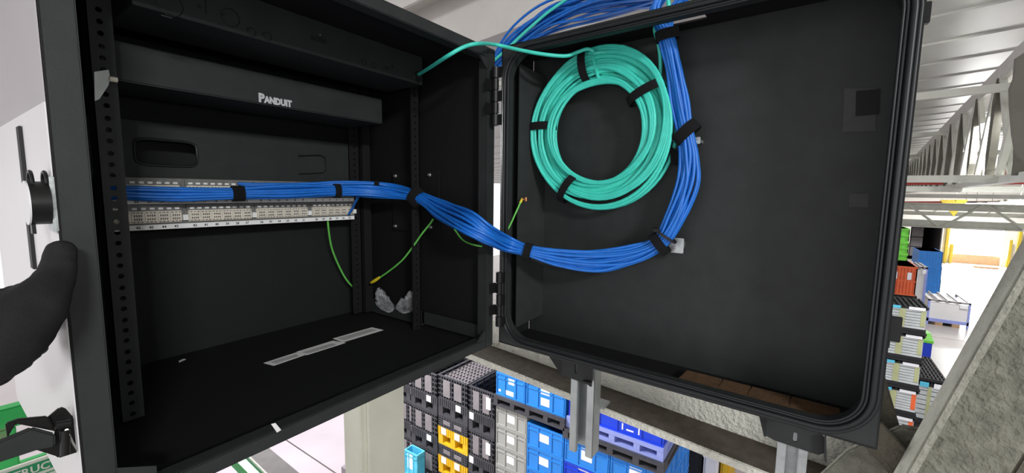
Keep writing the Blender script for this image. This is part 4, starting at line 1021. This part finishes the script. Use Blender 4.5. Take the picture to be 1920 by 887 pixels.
db = rib_crate('plastic_crate', .34, .55, .26, 'deepblue', 'crate', 'deep blue crate with no label, left of the large one on the periwinkle pallet', 'deep blue crates', labels=())
db.location = (XC + .03, 2.05, zr_ + .24)
db2 = rib_crate('plastic_crate', .68, .55, .26, 'deepblue', 'crate', 'large deep blue crate with white markings on the periwinkle pallet', 'deep blue crates', labels=((.38, .40, .16, .42), (.63, .65, .16, .42), (.45, .56, .18, .24)))
db2.location = (XC + .03, 1.70, zr_ + .24)
dup(db, (XC + .60, 2.05, zr_ + .24), 'deep blue crate in the rear row, left on the periwinkle pallet')
dup(db2, (XC + .60, 1.70, zr_ + .24), 'large deep blue crate in the rear row on the periwinkle pallet')
# cyan crate low by the column
cyn = rib_crate('plastic_crate', .26, .15, .36, 'cyan', 'crate', 'cyan lattice crate at the bottom beside the column', 'cyan crate', labels=((.2, .6, .3, .9),))
pcy = PX(758, 845, 3.75); cyn.location = (3.75, PX(758, 848, 3.75).y, PX(768, 848, 3.75).z - .36)
cpl = part('support_box', MB().box((3.76, cyn.location.y - .25, 0), (3.89, cyn.location.y - .01, cyn.location.z)), K['blackpl']); tag(cpl, 'black box stack under the cyan crate by the column', 'box')
# black box, white and yellow sheets right of the stack
e1, e2 = PX(1290, 850, 5.6), PX(1330, 875, 5.6)
for k, (ua, ub, vt_, m_, lb) in enumerate(((1286, 1318, 838, 'darkpl', 'black crate behind the right end of the blue stack'), (1318, 1350, 850, 'label', 'white wrapped sack right of the blue stack'), (1350, 1372, 860, 'yellowpl', 'yellow bin seen below the steel ledge at right'))):
    X_ = 5.9; a, b = PX(ua, vt_, X_), PX(ub, vt_, X_)
    r = thing(('storage_crate', 'wrapped_sack', 'storage_bin')[k], lb, ('crate', 'sack', 'bin')[k], (X_, (a.y + b.y) / 2, 0))
    part('body', MB().box((X_, b.y + .01, 0), (X_ + .6, a.y - .01, a.z)), K[m_], r, bevel=.03)
    part('rim', MB().box((X_ - .015, b.y, a.z - .05), (X_ + .615, a.y, a.z)), K[m_], r, bevel=.01)

# ------------------------------------------------------------------ right background stacks
def tray_unit(X_, ya2, yb3, z0, z1, label, cyan):
    r = thing('tray_stack', label, 'container', (X_, (ya2 + yb3) / 2, z0), 'white tray containers on black pallets')
    L, h = ya2 - yb3, z1 - z0; D = L * 1.5
    part('pallet', MB().box((X_ - .02, yb3 - .01, z0), (X_ + D, ya2 + .01, z0 + h * .08)).box((X_ + .0, yb3, z0 + h * .08), (X_ + D, ya2, z0 + h * .2)), K['darkpl'], r, bevel=.004)
    n = 7
    for i in range(n):
        za, zb = z0 + h * (.2 + .70 * i / n), z0 + h * (.2 + .70 * (i + .82) / n)
        part('tray', MB().box((X_ + .01, yb3 + .01, za), (X_ + D - .01, ya2 - .01, zb)), K['traywhite'], r)
    part('tray_insert', MB().box((X_ + .004, yb3 + L * .48, z0 + h * .22), (X_ + .01, yb3 + L * .62, z0 + h * .88)), K['trayyel'], r)
    part('tray_insert', MB().box((X_ + .004, yb3 + L * .04, z0 + h * .30), (X_ + .01, yb3 + L * .14, z0 + h * .88)), K['trayyel'] if cyan else K['orange'], r)
    ld = MB().box((X_, yb3, z1 - h * .10), (X_ + D, ya2, z1 - h * .06))
    for i in range(9): yy = yb3 + L * i / 8; ld.box((X_, yy - .008, z1 - h * .06), (X_ + D, yy + .008, z1 - h * .02))
    part('lid', ld, K['darkpl'], r)
    part('label', MB().box((X_ - .006, yb3 + L * .60, z1 - h * .13), (X_, yb3 + L * .92, z1 - h * .03)), K['cyan'], r)
    part('label', MB().box((X_ - .006, yb3 + L * .06, z1 - h * .13), (X_, yb3 + L * .42, z1 - h * .03)), K['label'], r)
XT = 7.2
ya2, yb3 = PX(1668, 640, XT).y, PX(1734, 640, XT).y
vs_ = [(572, 623), (624, 672), (673, 722), (723, 775), (776, 826)]
yB = lambda i: [0, -.03, -.06, -.10, -.14][i] * -0
for k in range(9):
    zt4 = PX(1700, 572, XT).z; hh = PX(1700, 572, XT).z - PX(1700, 625, XT).z
    z1 = zt4 - hh * k; z0 = z1 - hh
    if z0 < -.05: break
    z0 = max(z0, 0)
    tray_unit(XT, ya2 + .10, yb3, z0, z1 - .003, 'white tray container, %s in the stack beside the door edge' % ordn[k], k < 3)
lastz = zt4 - hh * k
if z0 > .03: tag(part('pallet_block', MB().box((XT, yb3, 0), (XT + .6, ya2 + .1, z1 if z0 < -.05 else z0)), K['darkpl']), 'black pallet block at the foot of the white tray stack', 'pallet')
p = PX(1722, 706, 8.2); q = PX(1772, 715, 8.2)
for k, (zz0, zz1) in enumerate(((p.z - .75, p.z - .04),)):
    tray_unit(8.2, p.y, q.y - .02, zz0, zz1, 'white tray container under a black grid lid, right of the tray stack', True)
gl = MB(); Lg, Dg = p.y - q.y + .02, 1.1
for i in range(8): yy = q.y - .02 + Lg * i / 7; gl.box((8.2, yy - .01, p.z - .04), (8.2 + Dg, yy + .01, p.z))
for i in range(10): xx = 8.2 + Dg * i / 9; gl.box((xx - .01, q.y - .02, p.z - .04), (xx + .01, p.y, p.z))
tag(part('grid_lid', gl, K['darkpl']), 'black plastic grid lid lying on the right tray container', 'lid')
tag(part('support_block', MB().box((8.22, q.y, 0), (9.2, p.y - .02, p.z - .75)), K['blackpl'], bevel=.01), 'black base block under the grid lidded tray container', 'base')
def wallbox(X_, u0_, u1_, v0_, v1_, D, m, name, lab, cat, grp=None, ribs=6, z0=None, lbl=0, hr=2):
    a, b = PX(u0_, v0_, X_), PX(u1_, v0_, X_); zb = PX(u0_, v1_, X_).z if z0 is None else z0
    r = thing(name, lab, cat, (X_, (a.y + b.y) / 2, zb), grp); L = a.y - b.y; h = a.z - zb
    part('body', MB().box((X_ + .02, b.y + .02, zb), (X_ + D, a.y - .02, a.z)), K[m], r)
    mb = MB()
    for i in range(ribs + 1): yy = b.y + (L - .03) * i / ribs; mb.box((X_, yy, zb), (X_ + .02, yy + .03, a.z))
    for i in range(5): xx = X_ + (D - .05) * i / 4; mb.box((xx, b.y, zb), (xx + .03, b.y + .02, a.z))
    for i in range(hr + 1): zz = zb + (h - .03) * i / hr; mb.box((X_ - .005, b.y - .002, zz), (X_ + D, a.y, zz + .03))
    tag(part('rib', mb, K[m], r), kind='stuff')
    if lbl:
        for f in (.15, .55, .75): part('label', MB().box((X_ - .012, b.y + L * f, zb + h * .55), (X_ - .006, b.y + L * (f + .12), zb + h * .8)), K['label'], r)
    return r
# orange crates, lime crates, blue bins
for k, (v0_, v1_) in enumerate(((496, 549), (556, 609))):
    wallbox(11.5, 1655, 1722, v0_, v1_, 1.0, 'orange', 'storage_crate', ('upper', 'lower')[k] + ' orange ribbed crate stacked beside the door edge', 'crate', 'orange crates', 10, lbl=1)
wallbox(11.6, 1655, 1720, 549, 556, 1.0, 'darkpl', 'plastic_pallet', 'black pallet between the two orange crates', 'pallet', None, 3)
wallbox(11.55, 1655, 1721, 609, 730, 1.0, 'darkpl', 'storage_crate', 'black crate stack under the orange crates', 'crate', None, 4, z0=0)
for k, (v0_, v1_) in enumerate(((427, 452), (452, 474), (474, 491))):
    wallbox(13.5, 1655, 1707 - 2 * k, v0_, v1_, .9, 'lime', 'storage_crate', ('topmost', 'middle', 'lowest')[k] + ' lime green crate on the green stack by the door edge', 'crate', 'lime green crates', 3)
wallbox(13.6, 1655, 1702, 491, 600, .9, 'darkpl', 'storage_crate', 'dark crates carrying the lime green stack', 'crate', None, 4, z0=0)
for k, (v0_, v1_) in enumerate(((470, 497), (497, 521), (521, 546))):
    wallbox(32.5, 1724, 1769 - 2 * k, v0_, v1_, 2.0, 'bluecrate', 'storage_bin', ('top', 'middle', 'bottom')[k] + ' blue mesh bin in the tall stack before the dark dock', 'bin', 'blue mesh bins', 8, z0=(0 if k == 2 else None))
# panelled cages
def cage(X_, u0_, u1_, v0_, v1_, D, label, m='mauve', z0=0):
    a, b = PX(u0_, v0_, X_), PX(u1_, v0_, X_); zb = z0; L = a.y - b.y; h = a.z - zb
    r = thing('panelled_cage', label, 'cage', (X_, (a.y + b.y) / 2, zb), 'blue framed cages'); t_ = .07
    part('panel', MB().box((X_ + .03, b.y + t_, zb + .25), (X_ + D, a.y - t_, a.z - t_)), K['pan_' + m] if 0 else K['white'], r)
    for yy in (b.y, a.y - t_):
        for xx in (X_, X_ + D - t_): part('post', MB().box((xx, yy, zb), (xx + t_, yy + t_, a.z)), K['peri'], r)
    part('bottom_rail', MB().box((X_, b.y, zb + .14), (X_ + D, a.y, zb + .28)), K['peri'], r)
    for i in range(5): yy = b.y + (L - t_) * i / 4; part('roof_bar', MB().box((X_, yy, a.z - .02), (X_ + D, yy + t_, a.z + .03)), K['mauve'], r)
    part('roof_bar', MB().box((X_, b.y, a.z - .03), (X_ + .08, a.y, a.z + .04)), K['mauve'], r)
    for f in (.2, .6): part('pallet_foot', MB().box((X_, b.y + L * f, zb), (X_ + D, b.y + L * (f + .18), zb + .14)), K['brown'], r)
    part('label', MB().box((X_ - .01, b.y + L * .08, a.z - .22), (X_, b.y + L * .25, a.z - .06)), K['label'], r)
cage(25.2, 1741, 1823, 562, 606, 2.2, 'wide white panelled cage with blue frame standing on the open floor')
cage(22.0, 1700, 1741, 500, 600, 1.5, 'tall white panelled cage with blue frame behind the orange crates')
XS = 19.0
r = thing('storage_crate', 'small blue crate with green lid and base beside the white tray stack', 'crate', (XS, PX(1736, 650, XS).y, 0))
a, b = PX(1722, 640, XS), PX(1749, 640, XS); zq = PX(1740, 643, XS).z
part('body', MB().box((XS, b.y, .22), (XS + 1.1, a.y, zq)), K['deepblue'], r, bevel=.02)
part('lid', MB().prism([(XS - .03, b.y - .02, zq), (XS + 1.13, b.y - .02, zq), (XS + 1.13, b.y - .02, zq + .15), (XS + .5, b.y - .02, zq + .22), (XS - .03, b.y - .02, zq + .08)], (0, a.y - b.y + .04, 0)), K['lime'], r)
part('base', MB().box((XS - .03, b.y - .02, 0), (XS + 1.13, a.y + .02, .22)), K['lift'], r, bevel=.02)
p = PX(1862, 830, 5.0); 
wr_ = thing('tray_stack', 'white ribbed tray stack far below, seen right of the thick brace', 'container', (5.0, p.y, 0))
part('body', MB().box((5.0, p.y - .12, .1), (5.6, p.y + .25, 2.6)), K['traywhite'], wr_, bevel=.01)
part('base', MB().box((4.98, p.y - .14, 0), (5.62, p.y + .27, .1)), K['darkpl'], wr_)

# ------------------------------------------------------------------ scissor lift pieces and sign, lower left
YS = 2.0
sg = thing('instruction_sign', 'white instruction sign with green header at the lower left', 'sign', PY(60, 900, YS))
def ys(u, v, dy=0): return PY(u, v, YS + dy)
sO = ys(22, 890); sU = (ys(104, 866) - ys(22, 890)); sU.z *= 1; hd = Vector((0, 0, 1))
d1 = Vector((1, 0, 0)); zt5 = ys(100, 851).z; x0s, x1s = ys(-60, 887).x, ys(100, 859).x
part('board', MB().box((x0s, YS, zt5 - .42), (x1s + .03, YS + .01, zt5)), K['signwhite'], sg)
part('header', MB().box((x0s, YS - .002, zt5 - .044), (x1s, YS, zt5 - .010)), K['signgreen'], sg)
tx_ = textmesh('INSTRUCTIONS', .033, frame(Vector((x1s - .0, YS - .004, zt5 - .039)), (1, 0, 0), (0, 0, 1)), K['signwhite'], sg, 'lettering', bold=.0008, align='LEFT', sx=.95)
wtx = 0
# slide so that the C ends at the header's right edge
xsn = sorted(v.co.x for v in tx_.data.vertices); wfull = xsn[-1] - xsn[0]
for v in tx_.data.vertices: v.co.x -= wfull * .63
ln = MB()
for i in range(5): ln.box((x0s, YS - .002, zt5 - .058 - .016 * i), (x1s - .0, YS, zt5 - .055 - .016 * i))
part('ruled_line', ln, K['signgreen'], sg)
lr = thing('lift_guard_rail', 'green painted lift guard rail at the lower left, partly brown', 'rail', PY(20, 790, 2.2))
zr0, zr1 = PY(30, 800, 2.2).z, PY(30, 762, 2.2).z
part('top_rail', MB().box((-.35, 2.2, zr0), (PY(57, 780, 2.2).x, 2.25, zr1)), K['lift'], lr, bevel=.004)
xg = PY(10, 850, 2.2).x
part('post', MB().box((xg - .03, 2.2, zr0 - 1.2), (xg + .03, 2.25, zr0)), K['lift'], lr, bevel=.004)
xg2 = PY(45, 850, 2.2).x
part('mid_rail', MB().box((-.35, 2.21, zr0 - .22), (PY(60, 850, 2.2).x + .3, 2.24, zr0 - .14)), K['lift'], lr, bevel=.004)
zl = 4.4
def lz(u, v, d=0): return PZ(u, v, zl + d)
r = thing('metal_bar', 'brown metal lift bar with chipped green paint crossing below the cabinet', 'bar', lz(560, 860))
A0, A1 = lz(469, 858), lz(520, 909); B0, B1 = lz(506, 840), lz(592, 911)
A0, B0 = A0 - (A1 - A0) * 1.5, B0 - (B1 - B0) * 1.2
part('bar', MB().hexa([A0, A1, B1, B0, *[p - Vector((0, 0, .05)) for p in (A0, A1, B1, B0)]]), K['liftgrey'], r, bevel=.003)
C0, C1 = lz(448, 868), lz(486, 906); C0 = C0 - (C1 - C0) * 1.5; gz = Vector((0, 0, .004))
part('green_edge', MB().hexa([C0 - gz, C1 - gz, A1 - gz, A0 - gz, *[p - Vector((0, 0, .05)) for p in (C0, C1, A1, A0)]]), K['lift'], r)
part('white_edge', MB().bar(lz(462, 852, .004), lz(505, 894, .004), (.006, 0, 0), (0, 0, .006)), K['paint'], r)
tag(part('floor_pallet', MB().box((PZ(640, 875, .15).x, PZ(640, 875, .15).y - 1.0, 0), (PZ(640, 875, .15).x + 1.2, PZ(640, 875, .15).y, .15)), K['mauve']), 'flat grey pallet on the bright floor, left of the column foot', 'pallet')
